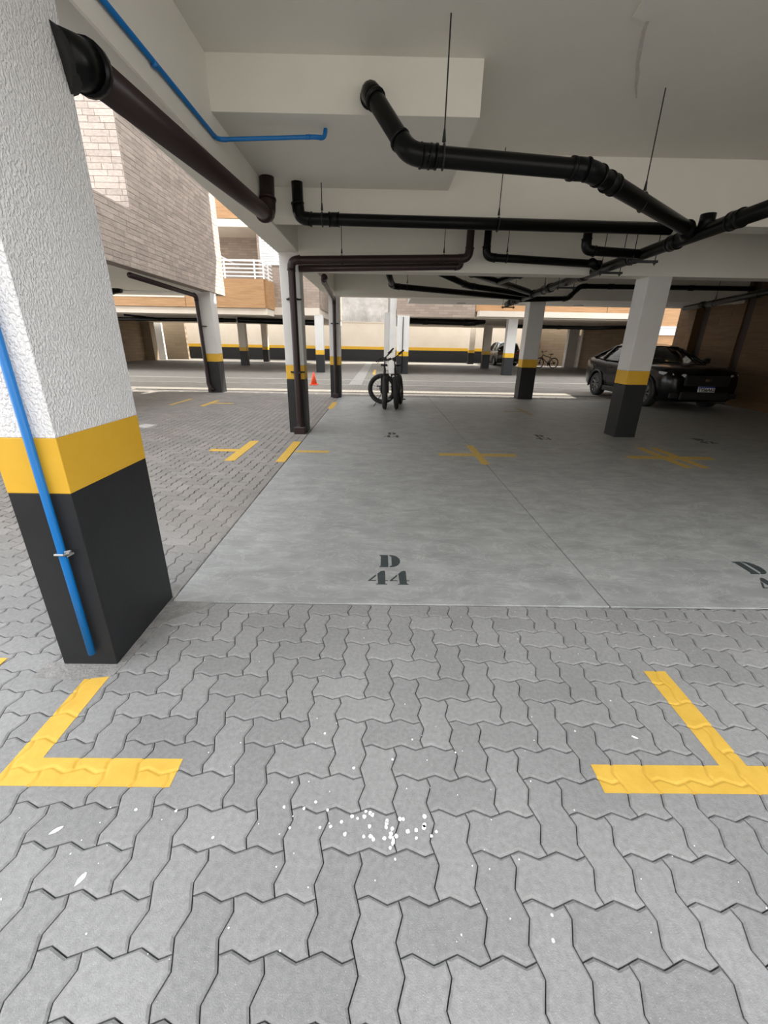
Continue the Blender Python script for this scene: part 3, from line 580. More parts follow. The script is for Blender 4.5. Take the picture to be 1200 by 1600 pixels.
# blue conduit along the beam and on the nearest column
pipe('blue_conduit', [(-1.182, 1.3, 2.69), (-1.182, 3.62, 2.712), (-0.50, 3.74, 2.785), (-0.445, 3.80, 2.80), (-0.435, 3.81, 2.875)], .0135, M_BLUE, 'blue conduit along the left beam turning across the ceiling block', .05, cat='conduit', couplings=(((-1.178, 2.75, 2.693), (0, 1, 0)), ((-.56, 3.73, 2.779), (1, .17, .1))), socket=True)
t = pipe('blue_conduit', [(-1.262, 1.449, 0.08), (-1.262, 1.449, 0.55), (-1.262, 1.449, 2.58)], .0145, M_BLUE, 'blue conduit rising up the camera-side face of the nearest column', .02, cat='conduit', couplings=(), socket=False)
bm = bmesh.new()
for a, b in (((-.018, -.017, .50), (.018, -.017, .50)), ((.018, -.017, .50), (.018, .017, .50)), ((-.018, .017, .50), (-.018, -.017, .50)), ((.018, -.012, .50), (.036, -.014, .508)), ((.036, -.014, .508), (.042, .004, .50)), ((.042, .004, .50), (.02, -.005, .488)), ((.02, -.01, .51), (.045, -.008, .515))): cyl(bm, a, b, .0045, 6)
fin('wire_clamp', bm, M_STEEL, t)
# ceiling patch and drip stain
bm = bmesh.new(); P = [(1.40, 3.02), (1.62, 3.05), (1.60, 3.18), (1.50, 3.22), (1.42, 3.19)]; prism(bm, P, 3.158, 3.1705)
o = fin('ceiling_patch', bm, M_CEIL); tag(o, 'rough plaster patch on the ceiling at the top edge of the frame', 'plaster patch')
bm = bmesh.new(); L = [(1.52, 3.20, .008), (1.56, 3.32, .011), (1.62, 3.45, .013), (1.70, 3.62, .011), (1.76, 3.72, .014), (1.83, 3.86, .010), (1.92, 4.01, .006)]
for a, b in zip(L, L[1:]): prism(bm, [(a[0]-a[2], a[1]), (a[0]+a[2], a[1]), (b[0]+b[2], b[1]), (b[0]-b[2], b[1])], 3.166, 3.1705)
o = fin('ceiling_streak', bm, mat('pale_drip_plaster', (.64, .60, .55), .8, (.56, .49, .45), 20, 4)); tag(o, 'pale drip streak running across the ceiling at upper right', 'stain')

# ------------------------------------------------------------------ left building: split-tile wall over open garage
lw = struct('wall_left', (-4.80, 2.0, 2.60), (-4.56, 13.20, 3.57), M_GROUT)
bx('upper_wall', (-4.80, 8.77, 3.57), (-4.56, 13.20, 9.3), M_GROUT, lw)
rec = struct('wall_left_recess', (-12, 8.77, 3.5), (-4.801, 9.0, 9.3), M_GROUT)
struct('left_building_body', (-12, 9.0, 2.86), (-4.801, 13.2, 9.3), M_WHITE)
struct('left_garage_ceiling', (-12, 2.0, 2.60), (-4.801, 13.2, 2.86), M_CEIL)
struct('left_garage_beam', (-12, 12.05, 2.58), (-4.801, 12.5, 2.66), M_WHITE)
TL, TH = 0.29, 0.093; tiles = []
def tile_rows(kind, u0, u1, z0, z1, at):
    r = 0; z = z0
    while z < z1-.02:
        u = u0-random.uniform(0, TL)
        while u < u1:
            L = TL*random.choice((1, 1.25, 1.5, .7, .9)); a, b = max(u, u0), min(u+L, u1); u += L
            if b-a > .02: tiles.append((kind, a, b, z, min(z+TH, z1), at))
        z += TH; r += 1
tile_rows('x', 2.0, 13.20, 2.60, 3.57, -4.56); tile_rows('x', 8.77, 13.20, 3.57, 7.2, -4.56)
tile_rows('y', -7.4, -4.56, 3.50, 7.0, 8.77)
def vis_size(t):
    k, a, b, z0, z1, at = t
    c = Vector((at, (a+b)/2, z0)) if k == 'x' else Vector(((a+b)/2, at, z0)); d = (c-Vector((0, 0, 1.38))).length
    if k == 'x' and c.y < 8.0: return 0
    if (c.z-1.38)/c.y > 0.52: return 0
    return ((b-a)*(abs(c.x)/d if k == 'x' else 1))/d
tiles.sort(key=lambda t: -vis_size(t))
def tile_geo(V, Fc, t):
    k, a, b, z0, z1, at = t; g = .0025; a += g; b -= g; z0 += g; z1 -= g; d = random.uniform(.008, .0125); s = len(V); e = .003
    for dd, i in ((0, 0), (d-e, 0), (d, e)):
        for p, q in ((a+i, z0+i), (b-i, z0+i), (b-i, z1-i), (a+i, z1-i)): V.append((at+dd, p, q) if k == 'x' else (p, at-dd, q))
    for r in (0, 4):
        for j in range(4):
            f = (s+r+j, s+r+(j+1) % 4, s+r+4+(j+1) % 4, s+r+4+j); Fc.append(f)
    Fc.append((s+8, s+9, s+10, s+11))
V1, F1, T1 = [], [], []; V2, F2, T2 = [], [], []
for i, t in enumerate(tiles):
    par = lw if t[0] == 'x' else rec
    if i < 300:
        V, Fc = [], []; tile_geo(V, Fc, t); me = bpy.data.meshes.new('tile'); me.from_pydata(V, [], Fc); bm = bmesh.new(); bm.from_mesh(me); bmesh.ops.recalc_face_normals(bm, faces=bm.faces); bm.to_mesh(me); bm.free(); link('tile', me, M_TILE, par)
    else:
        VV, FF, TT = (V1, F1, T1) if t[0] == 'x' else (V2, F2, T2); n0 = len(FF); tile_geo(VV, FF, t); TT += [random.random()]*(len(FF)-n0)
for VV, FF, TT, par in ((V1, F1, T1, lw), (V2, F2, T2, rec)):
    if FF:
        me = bpy.data.meshes.new('tile_field'); me.from_pydata(VV, [], FF); me.attributes.new('tone', 'FLOAT', 'FACE').data.foreach_set('value', TT)
        bm = bmesh.new(); bm.from_mesh(me); bmesh.ops.recalc_face_normals(bm, faces=bm.faces); bm.to_mesh(me); bm.free(); tag(link('tile_field', me, M_TILE, par), kind='stuff')
column('column', -4.96, 12.1, -4.57, 12.5, 2.6, 'column under the corner of the tiled left building with a dark pipe on its edge')
PB3 = pipe('drain_pipe', [(-4.70, 8.6, 2.50), (-4.93, 12.03, 2.49), (-4.90, 12.04, .2), (-4.78, 12.02, .06)], .05, M_PIPEB, 'dark pipe under the tiled wall running down the far-left column', .08)
pipe_bracket(-4.86, 12.03, 1.75, .10, PB3)
pipe('drain_pipe', [(-7.6, 11.8, 2.62), (-7.1, 11.8, 2.56), (-6.75, 11.8, 2.60)], .10, M_PIPE, 'thick black pipe end below the left building ceiling', .05)

# manhole cover and traffic cone
bm = bmesh.new(); cyl(bm, (0, 0, -.02), (0, 0, .004), .17, 28); o = fin('manhole_cover', bm, mat('pale_metal_cover', (.55, .54, .52), .5)); o.location = (-4.02, 7.0, 0)
tag(o, 'round pale inspection cover in the paved lane beside the nearest column', 'manhole cover')
bm = bmesh.new(); ring = [(0.15*math.cos(a), 0.15*math.sin(a), .006) for a in [k*math.tau/24 for k in range(25)]]; sweep(bm, ring, .008, 6, False); fin('rim', bm, M_STEEL, o)
t = empty('traffic_cone', (-2.36, 14.9, 0)); tag(t, 'small orange traffic cone peeking out behind the brown-pipe column', 'traffic cone')
bx('base', (-.14, -.14, -.002), (.14, .14, .03), M_CONE, t, .01); bm = bmesh.new(); cyl(bm, (0, 0, .03), (0, 0, .42), .11, 20, .025); fin('cone', bm, M_CONE, t, True)
bm = bmesh.new(); cyl(bm, (0, 0, .20), (0, 0, .29), .072, 20, .053); fin('white_band', bm, M_RAIL, t, True)

# ------------------------------------------------------------------ building across the lane, left half
struct('far_left_slab', (-26, 21.4, 2.60), (-3.0, 33, 2.92), M_CREAM)
struct('wall_far_left_front', (-5.75, 21.6, 2.92), (-3.0, 21.8, 17.9), M_TF)
struct('wall_far_left_side', (-3.01, 21.8, 2.92), (-2.95, 33, 17.9), M_TS)
struct('far_left_building_body', (-26, 23.5, 2.92), (-3.02, 33, 17.9), M_WHITE)
struct('wall_far_left_balcony_back', (-26, 23.4, 2.95), (-5.76, 23.5, 7.0), M_TF)
struct('far_left_slab', (-26, 20.2, 2.52), (-5.15, 21.4, 2.78), M_CREAM)
b = empty('balcony', (-9, 20.1, 2.78)); tag(b, 'wood-clad balcony with white railing beyond the tiled left building', 'balcony')
def sub(name, a, c, m, p=b, bev=0): o_ = p.location; return bx(name, tuple(a[i]-o_[i] for i in range(3)), tuple(c[i]-o_[i] for i in range(3)), m, p, bev)
sub('front_panel', (-8.7, 20.08, 2.79), (-5.20, 20.2, 3.94), M_WOOD); sub('front_panel', (-14.0, 20.08, 2.79), (-8.72, 20.2, 3.16), M_WOOD); sub('front_panel', (-21, 20.08, 2.79), (-14.02, 20.2, 3.16), M_WOOD)
sub('side_panel', (-5.22, 20.2, 2.79), (-5.10, 21.6, 3.94), M_WOODY); sub('coping', (-21, 20.06, 3.16), (-8.72, 20.2, 3.22), M_CREAM); sub('coping', (-21, 20.06, 3.24), (-11.9, 20.2, 3.34), M_CREAM)
sub('floor_slab', (-21, 20.2, 2.79), (-5.78, 23.39, 2.91), M_CREAM); sub('floor_slab', (-5.77, 20.2, 2.79), (-5.23, 21.55, 2.91), M_CREAM)
for z in (4.04, 4.19, 4.34, 4.49, 4.64):
    rr = .026 if z < 4.6 else .034
    sub('rail', (-8.7, 20.10, z-rr), (-5.17, 20.15, z+rr), M_RAIL); sub('rail', (-5.19, 20.15, z-rr), (-5.14, 21.59, z+rr), M_RAIL)
sub('rail', (-7.12, 20.2, 4.80), (-7.06, 23.39, 4.87), M_RAIL)
for x in (-8.6, -7.09, -6.85, -5.55, -5.17): sub('baluster', (x-.03, 20.09, 3.94), (x+.03, 20.16, 4.68), M_RAIL)
sub('baluster', (-7.13, 20.09, 3.94), (-7.05, 20.16, 4.87), M_RAIL); sub('baluster', (-5.19, 20.85, 3.94), (-5.13, 20.9, 4.66), M_RAIL)
struct('upper_balcony_slab', (-26, 21.38, 6.15), (-5.76, 23.4, 6.45), M_CREAM)
o = struct('upper_balcony_fascia', (-26, 21.36, 6.46), (-5.1, 21.5, 9.5), M_WOOD)
struct('roof_parapet_left', (-26, 21.37, 9.5), (-3.0, 23.4, 17.9), M_WHITE)  # height raised so this building's shadow covers most of the lane
def louvre_window(x0, x1, z0, z1, y, label):
    t = empty('louvre_shutter', ((x0+x1)/2, y, z0)); tag(t, label, 'shutter'); w = (x1-x0)/2; h = z1-z0
    for a, c in (((-w, -.04, 0), (-w+.07, .02, h)), ((w-.07, -.04, 0), (w, .02, h)), ((-w, -.04, 0), (w, .02, .08)), ((-w, -.04, h-.08), (w, .02, h)), ((-.03, -.045, 0), (.03, .02, h))): bx('frame_bar', a, c, M_LOUV, t)
    n = int(h/.105)
    for k in range(n):
        bm = bmesh.new(); box(bm, (-w+.06, -.01, -.006), (w-.06, .012, .075)); sl = fin('slat', bm, M_LOUV, t); sl.location = (0, 0, .07+k*(h-.12)/n); sl.rotation_euler = (-.45, 0, 0)
    bx('backing', (-w, .02, 0), (w, .06, h), M_LOUV, t)
louvre_window(-5.62, -4.1, 4.70, 6.3, 21.55, 'white louvred shutter above the wood-clad balcony corner')
column('column', -3.24, 21.4, -2.84, 21.75, 2.62, 'column at the gap under the far left building')
column('column', -8.86, 27.2, -8.42, 27.6, 2.62, 'nearer of two thin dark columns inside the far left garage', M_CREAM)
column('column', -8.82, 32.3, -8.42, 32.7, 2.62, 'farther of two thin dark columns inside the far left garage', M_CREAM)
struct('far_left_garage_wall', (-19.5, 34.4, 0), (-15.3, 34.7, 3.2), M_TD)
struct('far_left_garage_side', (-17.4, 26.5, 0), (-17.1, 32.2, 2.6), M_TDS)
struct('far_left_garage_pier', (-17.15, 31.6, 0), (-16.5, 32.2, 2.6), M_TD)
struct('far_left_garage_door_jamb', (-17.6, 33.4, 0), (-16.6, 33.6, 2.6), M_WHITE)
pipe('drain_pipe', [(-16.5, 24.5, 2.42), (-11, 23.4, 2.40), (-7.4, 22.6, 2.38)], .09, M_PIPE, 'black pipe under the slab of the far left building', .1, couplings=(((-9.4, 23.04, 2.39), (1, -.2, 0)), ((-8.2, 22.78, 2.385), (1, -.2, 0))))
pipe('drain_pipe', [(-7.6, 23.6, 2.44), (-3.3, 23.4, 2.36)], .14, M_PIPE, 'thick black pipe seen through the gap left of the brown-pipe column', .1)
pipe('drain_pipe', [(-12.6, 21.9, 2.50), (-11.6, 23.4, 2.42)], .05, M_PIPE, 'thin black branch pipe under the far left slab', .1)

# ------------------------------------------------------------------ building across the lane, right half
struct('far_right_slab', (0.68, 21.6, 2.62), (26, 33, 2.92), M_CREAM)
o = struct('wall_far_right_front', (0.70, 21.42, 2.62), (4.45, 21.6, 3.9), M_TF)
struct('far_right_slab_edge', (4.55, 20.9, 2.66), (26, 21.6, 2.90), M_CREAM)
t = empty('wood_fascia', (4.45, 21.42, 2.90)); tag(t, 'warm wood fascia of panels above the far right garage', 'fascia')
xs = [0.01, 3.1, 6.3, 9.5, 12.7, 16]
for a, c in zip(xs, xs[1:]): bx('panel', (a+.012, 0, .01), (c-.012, .16, .62), M_WOOD, t)
struct('far_right_building_body', (0.72, 21.62, 2.92), (26, 33, 17.9), M_WHITE)
struct('roof_parapet_right', (0.72, 21.3, 3.9), (26, 21.61, 17.9), M_WHITE)  # top raised likewise, shaped to shade the lane
struct('wall_far_right_end', (0.40, 21.6, 0), (0.70, 33, 17.9), M_WHITE)
bx('corner_post', (-.02, 0, 0), (.25, .25, 3.0), M_WHITE).location = (0.16, 24.5, 0)
bpy.data.objects['corner_post']['kind'] = 'structure'
column('column', 0.74, 21.25, 1.32, 21.6, 2.65, 'wide column at the gap of the far right building, behind the bicycles')
column('column', 6.16, 21.62, 6.62, 22.0, 2.65, 'column between the silver car and the middle column')
column('column', 6.62, 28.3, 7.1, 28.7, 2.65, 'thin column directly in front of the silver car', M_CREAM)
column('column', 6.86, 34.1, 7.3, 34.5, 2.9, 'farthest thin column left of the silver car', M_CREAM)
pipe('drain_pipe', [(1.35, 22.5, 2.50), (4.5, 22.6, 2.46), (5.3, 23.2, 2.56)], .14, M_PIPE, 'thick black pipe under the far right slab, left end', .2, couplings=(((2.2, 22.53, 2.49), (1, 0, 0)),))
pipe('drain_pipe', [(6.7, 24, 2.40), (11, 23.2, 2.34), (15, 22.6, 2.46)], .09, M_PIPE, 'long black pipe under the far right slab', .2, couplings=(((8.6, 23.65, 2.375), (1, -.2, 0)), ((9.4, 23.5, 2.36), (1, -.2, 0))))
pipe('drain_pipe', [(1.02, 21.235, 2.6), (1.02, 21.235, .05)], .018, M_PIPE, 'thin dark cable conduit on the wide far column', .1, cat='conduit')
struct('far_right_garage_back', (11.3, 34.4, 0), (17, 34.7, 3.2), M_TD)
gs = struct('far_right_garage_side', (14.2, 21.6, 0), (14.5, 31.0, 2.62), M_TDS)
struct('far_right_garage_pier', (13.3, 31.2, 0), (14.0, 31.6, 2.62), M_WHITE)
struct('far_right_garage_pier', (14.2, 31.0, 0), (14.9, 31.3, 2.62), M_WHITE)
bx('door', (0, 0, 0), (.95, .06, 2.2), mat('brown_metal_door', (.16, .11, .08), .4)).location = (13.95, 32.2, 0); bpy.data.objects['door'].name = 'door_1'; bpy.data.objects['door_1']['kind'] = 'structure'
t = empty('fire_extinguisher', (12.35, 34.28, 1.25)); tag(t, 'red fire extinguisher hung on the far garage wall above the leaning bicycle', 'fire extinguisher')
bm = bmesh.new(); cyl(bm, (0, 0, 0), (0, 0, .5), .11, 16); fin('cylinder', bm, mat('dark_red_enamel', (.22, .01, .01), .4), t, True); bx('valve', (-.04, -.05, .5), (.04, .1, .6), M_PLAST, t)
# louvred window and wood at far right
struct('far_right_wing', (12.6, 20.6, -0.02), (18, 21.2, 9.0), M_WOOD)
louvre_window(12.65, 15.6, 1.98, 2.36, 20.55, 'white louvred vent between wood panels right of the large column')

# perimeter wall far behind
pw = struct('wall_back', (-30, 36.6, 0), (30, 36.9, 3.0), M_CREAM)
bx('black_dado', (-30, 36.57, 0), (30, 36.6, .93), M_BLK, pw); bx('yellow_band', (-30, 36.565, .93), (30, 36.6, 1.16), M_BAND, pw)
bx('coping', (-30, 36.55, 3.0), (30, 36.95, 3.06), M_CREAM, pw)
struct('neighbour_wall', (-6, 38.0, 0), (4, 38.3, 9), M_GREYW)
bm = bmesh.new()
n = 900; P = [(-5+8*k/n, 36.75+.22*math.cos(k*.36), 3.32+.22*math.sin(k*.36)) for k in range(n)]; sweep(bm, P, .014, 4)
o = fin('razor_wire', bm, M_STEEL); tag(o, 'coil of razor wire along the top of the far cream wall', 'razor wire')

# ------------------------------------------------------------------ cars
def wheel(t, x, y, r, w, side):
    g = empty('wheel', (x, y, r)); g.parent = t; s = side
    bm = bmesh.new(); prof = [(-w/2, r*.68), (-w/2, r*.93), (-w*.36, r), (w*.36, r), (w/2, r*.93), (w/2, r*.68)]; N = 28; rings = []
    for k in range(N):
        a = k*math.tau/N; rings.append([bm.verts.new((px_, rr*math.cos(a), rr*math.sin(a))) for px_, rr in prof])
    for k in range(N):
        A, B = rings[k], rings[(k+1) % N]
        for j in range(len(prof)-1): bm.faces.new((A[j], A[j+1], B[j+1], B[j]))
    fin('tyre', bm, M_TYRE, g, True)
    bm = bmesh.new(); cyl(bm, (s*(w/2-.07), 0, 0), (s*(w/2-.05), 0, 0), r*.68, 28); N = 28
    for k in range(10):
        a = k*math.tau/10; d = Vector((0, math.cos(a), math.sin(a))); cyl(bm, Vector((s*(w/2-.02), 0, 0))+d*.03, Vector((s*(w/2-.02), 0, 0))+d*r*.66, .016, 6)
    cyl(bm, (s*(w/2-.05), 0, 0), (s*(w/2), 0, 0), .05, 14)
    ring = [Vector((s*(w/2-.02), r*.67*math.cos(k*math.tau/28), r*.67*math.sin(k*math.tau/28))) for k in range(29)]; sweep(bm, ring, .014, 6, False)
    fin('rim', bm, M_RIM, g)
def loft(bm, rings, cap=True):
    R = [[bm.verts.new(p) for p in r] for r in rings]
    for A, B in zip(R, R[1:]):
        for j in range(len(A)-1): bm.faces.new((A[j], A[j+1], B[j+1], B[j]))
    if cap: bm.faces.new(R[0]); bm.faces.new(R[-1][::-1])
def text_mesh(s, size, m, parent, loc, rot, name='lettering', bold=0.0):
    cu = bpy.data.curves.new(name, 'FONT'); cu.body = s; cu.size = size; cu.align_x = 'CENTER'; cu.align_y = 'CENTER'; cu.extrude = .002; cu.offset = bold
    o = bpy.data.objects.new(name, cu); C.objects.link(o); dg = bpy.context.evaluated_depsgraph_get(); me = bpy.data.meshes.new_from_object(o.evaluated_get(dg)); bpy.data.objects.remove(o)
    q = link(name, me, m, parent); q.location = loc; q.rotation_euler = rot; return q
def car(name, loc, rz, label, paint, L, Wd, H, prof, roof, wb, r, plate, badge, front_lamp, suv=False):
    """local frame: nose at y=0 pointing to -Y, tail at y=L. prof: (y, z of bonnet/belt/boot line, half width, underside z); roof: (y, z, half width)"""
    t = empty(name, loc, rz); tag(t, label, 'car')
    rings = []
    for y, zt, w, zb in prof:
        half = [(0, zb), (w*.80, zb), (w*.94, zb+.06), (w*.99, zb+(zt-zb)*.35), (w, zb+(zt-zb)*.60), (w*.985, zt-.13), (w*.93, zt-.045), (w*.80, zt-.008), (w*.4, zt+.012), (0, zt+.018)]
        pts = [(x, y, z) for x, z in half]+[(-x, y, z) for x, z in half[-2:0:-1]]+[(0, y, zb)]
        rings.append(pts)
    bm = bmesh.new(); loft(bm, rings); bmesh.ops.remove_doubles(bm, verts=bm.verts, dist=.0005)
    body = fin('body', bm, [paint, M_PLAST], t, True)
    ya = prof_front = wb[0]; yb = wb[1]
    # wheel arches cut as real openings
    cbm = bmesh.new()
    for yy in (ya, yb):
        for s in (-1, 1): cyl(cbm, (s*(Wd/2-.24), yy, r), (s*(Wd/2+.2), yy, r), r+.055, 28)
    cme = bpy.data.meshes.new('c'); cbm.to_mesh(cme); cbm.free(); co = bpy.data.objects.new('c', cme); C.objects.link(co); co.parent = t
    md = body.modifiers.new('b', 'BOOLEAN'); md.object = co; md.operation = 'DIFFERENCE'; md.solver = 'EXACT'
    bpy.context.view_layer.update(); dg = bpy.context.evaluated_depsgraph_get(); nm = bpy.data.meshes.new_from_object(body.evaluated_get(dg)); body.modifiers.clear(); body.data = nm; bpy.data.objects.remove(co)
    for yy in (ya, yb):
        for s in (-1, 1): wheel(t, s*(Wd/2-.115), yy, r, .21, s)
        for s in (-1, 1):
            bm = bmesh.new(); arcp = [Vector((s*(Wd/2+.0), yy+(r+.075)*math.cos(a), r+(r+.075)*math.sin(a))) for a in [math.radians(-12+204*k/16) for k in range(17)]]
            sweep(bm, arcp, .028, 8); fin('wheel_arch_trim', bm, M_PLAST, t, True)
    # sills
    for s in (-1, 1): bx('sill', (s*(Wd/2-.06)-.05, ya+r+.1, .20), (s*(Wd/2-.06)+.05, yb-r-.1, .34), M_PLAST, t, .02)
    # cabin: glass shell, roof skin, pillars
    belt = lambda y: next((p[1]+(q[1]-p[1])*(y-p[0])/(q[0]-p[0]) for p, q in zip(prof, prof[1:]) if p[0] <= y <= q[0]), prof[-1][1])
    rr = []
    for y, z, w, yb_, wb_ in roof:
        zb_ = belt(yb_)-.01; rr.append([(-wb_, yb_, zb_), (-w, y, z-.05), (-w*.82, y, z), (0, y, z+.02), (w*.82, y, z), (w, y, z-.05), (wb_, yb_, zb_)])
    bm = bmesh.new(); loft(bm, rr, False); fin('windows', bm, M_GLASS, t, True)
    bm = bmesh.new(); rs = [[(p[0], p[1], p[2]+.006) for p in q[1:6]] for q in rr[1:-1]]; loft(bm, rs, False); fin('roof', bm, paint, t, True)
    for i, q in enumerate(rr):
        if i in (1, 2, 3, len(rr)-2):
            for s in (0, 6):
                a, c = Vector(q[s]), Vector(q[1 if s == 0 else 5]); bm = bmesh.new(); cyl(bm, a, c, .042 if i in (1, 3) else .032, 8, .032); fin('pillar', bm, paint if i != 2 else M_PLAST, t, True)
    bm = bmesh.new()
    for s in (1, 5):
        sweep(bm, [q[s] for q in rr], .022, 8)
    fin('roof_rail', bm, paint, t, True)
    for (q, nm_) in ((rr[0], 'scuttle'), (rr[-1], 'rear_deck')):
        bm = bmesh.new(); cyl(bm, q[0], q[-1], .03, 8); fin(nm_, bm, M_PLAST, t, True)
    # seats and steering wheel
    ys = roof[2][0]
    for s in (-.36, .36):
        for yy in (ys+.05, ys+.85):
            bm = bmesh.new(); box(bm, (s-.24, yy-.45, .42), (s+.24, yy, .58), .04, 2); box(bm, (s-.23, yy-.05, .55), (s+.23, yy+.1, 1.12), .05, 2); box(bm, (s-.12, yy, 1.14), (s+.12, yy+.09, 1.32), .03, 2); fin('seat', bm, M_PLAST, t)
    bx('dashboard', (-.68, ys-.95, .70), (.68, ys-.62, .97), M_PLAST, t, .05, 2)
    # lamps, grille, plate
    z0 = prof[1][1]
    w0 = prof[1][2]
    if front_lamp:
        for s in (-1, 1):
            bm = bmesh.new(); loft(bm, [[(s*.52, .02, z0-.10), (s*.52, -.012, z0-.04), (s*.52, .0, z0-.02), (s*.52, .02, z0-.10)], [(s*.76, .14, z0-.11), (s*.76, .09, z0-.04), (s*.76, .12, z0-.0), (s*.76, .14, z0-.11)], [(s*.885, .42, z0-.03), (s*.90, .42, z0+.0), (s*.885, .44, z0+.025), (s*.885, .42, z0-.03)]]); lm = fin('headlamp', bm, M_LAMP, t)
            bm = bmesh.new(); box(bm, (s*.68-.11, .0, .30), (s*.68+.11, .05, .42), .02, 2); fin('fog_lamp_bezel', bm, M_PLAST, t)
        bm = bmesh.new(); box(bm, (-.52, -.03, z0-.27), (.52, .03, z0-.05), .02, 2)
        for k in range(5): box(bm, (-.5, -.037, z0-.25+k*.042), (.5, -.028, z0-.235+k*.042))
        fin('grille', bm, M_PLAST, t)
        bm = bmesh.new(); box(bm, (-.56, -.035, .27), (.56, .05, .45), .03, 2); fin('lower_grille', bm, M_PLAST, t)
        bm = bmesh.new(); box(bm, (-.60, -.02, .50), (.60, .12, .53), .01); fin('bumper_crease', bm, paint, t)
        pl = bx('number_plate', (-.20, -.052, .455), (.20, -.040, .585), M_PLATE, t, .004)
        bx('plate_strip', (-.198, -.0545, .555), (.198, -.0515, .583), M_PBLUE, pl)
        text_mesh(plate, .098, M_INK, pl, (0, -.0535, .503), (math.pi/2, 0, 0), 'lettering', .003)
        if badge: text_mesh(badge, .075, M_CHR, t, (0, -.042, z0-.15), (math.pi/2, 0, 0), 'badge', .002)
    for s in (-1, 1):
        bm = bmesh.new(); box(bm, (s*.60-.13, L-.09, prof[-2][1]-.20), (s*.60+.10, L-.005, prof[-2][1]-.06), .02, 2); fin('tail_lamp', bm, M_RED, t)
        bm = bmesh.new(); box(bm, (s*(Wd/2+.02)-.02, roof[1][3]+.12, belt(1.4)+.0), (s*(Wd/2+.14)+.02, roof[1][3]+.24, belt(1.4)+.14), .03, 2); box(bm, (s*(Wd/2-.05)-.03, roof[1][3]+.16, belt(1.4)+.0), (s*(Wd/2+.03)+.03, roof[1][3]+.20, belt(1.4)+.05)); fin('wing_mirror', bm, M_PLAST, t)
        for yy in (ys+.15, ys+1.0): bm = bmesh.new(); box(bm, (s*(Wd/2-.005)-.012, yy, .86), (s*(Wd/2-.005)+.012, yy+.17, .89), .005); fin('door_handle', bm, M_PLAST if not suv else paint, t)
        bm = bmesh.new()
        for yy in (ys-.72, ys+.32, ys+1.18): box(bm, (s*(Wd/2-.006)-.004, yy, .34), (s*(Wd/2-.006)+.004, yy+.008, .93))
        fin('door_gap', bm, M_DARK, t)
    if suv:
        pl = bx('number_plate', (-.20, L+.015, .62), (.20, L+.025, .75), M_PLATE, t); bx('rear_bumper', (-.84, L-.12, .30), (.84, L+.03, .52), M_PLAST, t, .04, 2)
        bx('rear_window', (-.60, L-.13, 1.02), (.60, L-.10, 1.40), M_PLAST, t, .03)
    return t
fast_prof = [(0.0, .60, .60, .30), (0.03, .86, .74, .24), (.15, .94, .83, .20), (.45, .99, .875, .19), (.86, 1.01, .885, .19), (1.25, 1.03, .885, .19), (2.0, 1.04, .885, .19), (3.0, 1.07, .885, .19), (3.5, 1.10, .88, .20), (3.95, 1.12, .86, .22), (4.25, 1.12, .80, .28), (4.40, 1.06, .74, .36), (4.43, .80, .68, .40)]
fast_roof = [(1.30, 1.05, .62, 1.15, .70), (1.95, 1.43, .56, 1.30, .82), (2.5, 1.50, .57, 2.35, .84), (3.1, 1.49, .56, 3.2, .84), (3.7, 1.33, .55, 3.85, .80), (4.15, 1.16, .60, 4.15, .68)]
car('car', (7.54, 9.78, 0), 0, 'black car with white number plate parked in deep shade behind the large right column', M_CARB, 4.43, 1.77, 1.52, fast_prof, fast_roof, (.86, 3.39), .335, 'TYS6A62', 'FIAT', True)
suv_prof = [(0.0, .62, .60, .34), (.04, .88, .74, .28), (.2, .98, .84, .24), (.85, 1.05, .88, .22), (1.2, 1.07, .885, .22), (2.2, 1.07, .885, .22), (3.2, 1.08, .885, .22), (3.8, 1.08, .87, .24), (4.05, 1.08, .84, .28), (4.14, 1.0, .80, .34), (4.15, .7, .76, .36)]
suv_roof = [(1.15, 1.09, .62, 1.1, .72), (1.75, 1.60, .60, 1.3, .82), (2.4, 1.68, .62, 2.3, .84), (3.2, 1.67, .62, 3.2, .84), (3.85, 1.60, .60, 3.95, .80), (4.0, 1.5, .60, 4.08, .76)]
car('car', (9.75, 36.0, 0), math.pi, 'silver compact car seen from behind in the far garage', M_CARG, 4.15, 1.77, 1.68, suv_prof, suv_roof, (.8, 3.36), .33, '', '', False, True).location = (9.75, 35.9, 0)
bpy.data.objects['car.001'].rotation_euler = (0, 0, 0); bpy.data.objects['car.001'].location = (9.75, 31.9, 0)
# the silver car faces away: nose to +Y
bpy.data.objects['car.001'].rotation_euler = (0, 0, math.pi); bpy.data.objects['car.001'].location = (9.35, 35.95, 0)

# ------------------------------------------------------------------ bicycles
def bike_wheel(parent, loc, yaw, R, tw, lean=0, spokes=20, name='wheel'):
    g = empty(name, loc); g.parent = parent; g.rotation_euler = (0, lean, yaw)   # wheel plane = local YZ
    bm = bmesh.new(); n = 36; sweep(bm, [(0, (R-tw)*math.cos(k*math.tau/n), (R-tw)*math.sin(k*math.tau/n)) for k in range(n+1)], tw, 10, False); fin('tyre', bm, M_TYRE, g, True)
    bm = bmesh.new(); rr = R-2*tw+.006; sweep(bm, [(0, rr*math.cos(k*math.tau/n), rr*math.sin(k*math.tau/n)) for k in range(n+1)], .014, 6, False)
    for k in range(spokes): a = k*math.tau/spokes; cyl(bm, ((-1)**k*.02, .02*math.cos(a), .02*math.sin(a)), (0, rr*math.cos(a), rr*math.sin(a)), .0022, 4)
    cyl(bm, (-.045, 0, 0), (.045, 0, 0), .022, 12); cyl(bm, (.03, 0, 0), (.034, 0, 0), .08, 20); fin('rim', bm, M_BIKE, g); return g
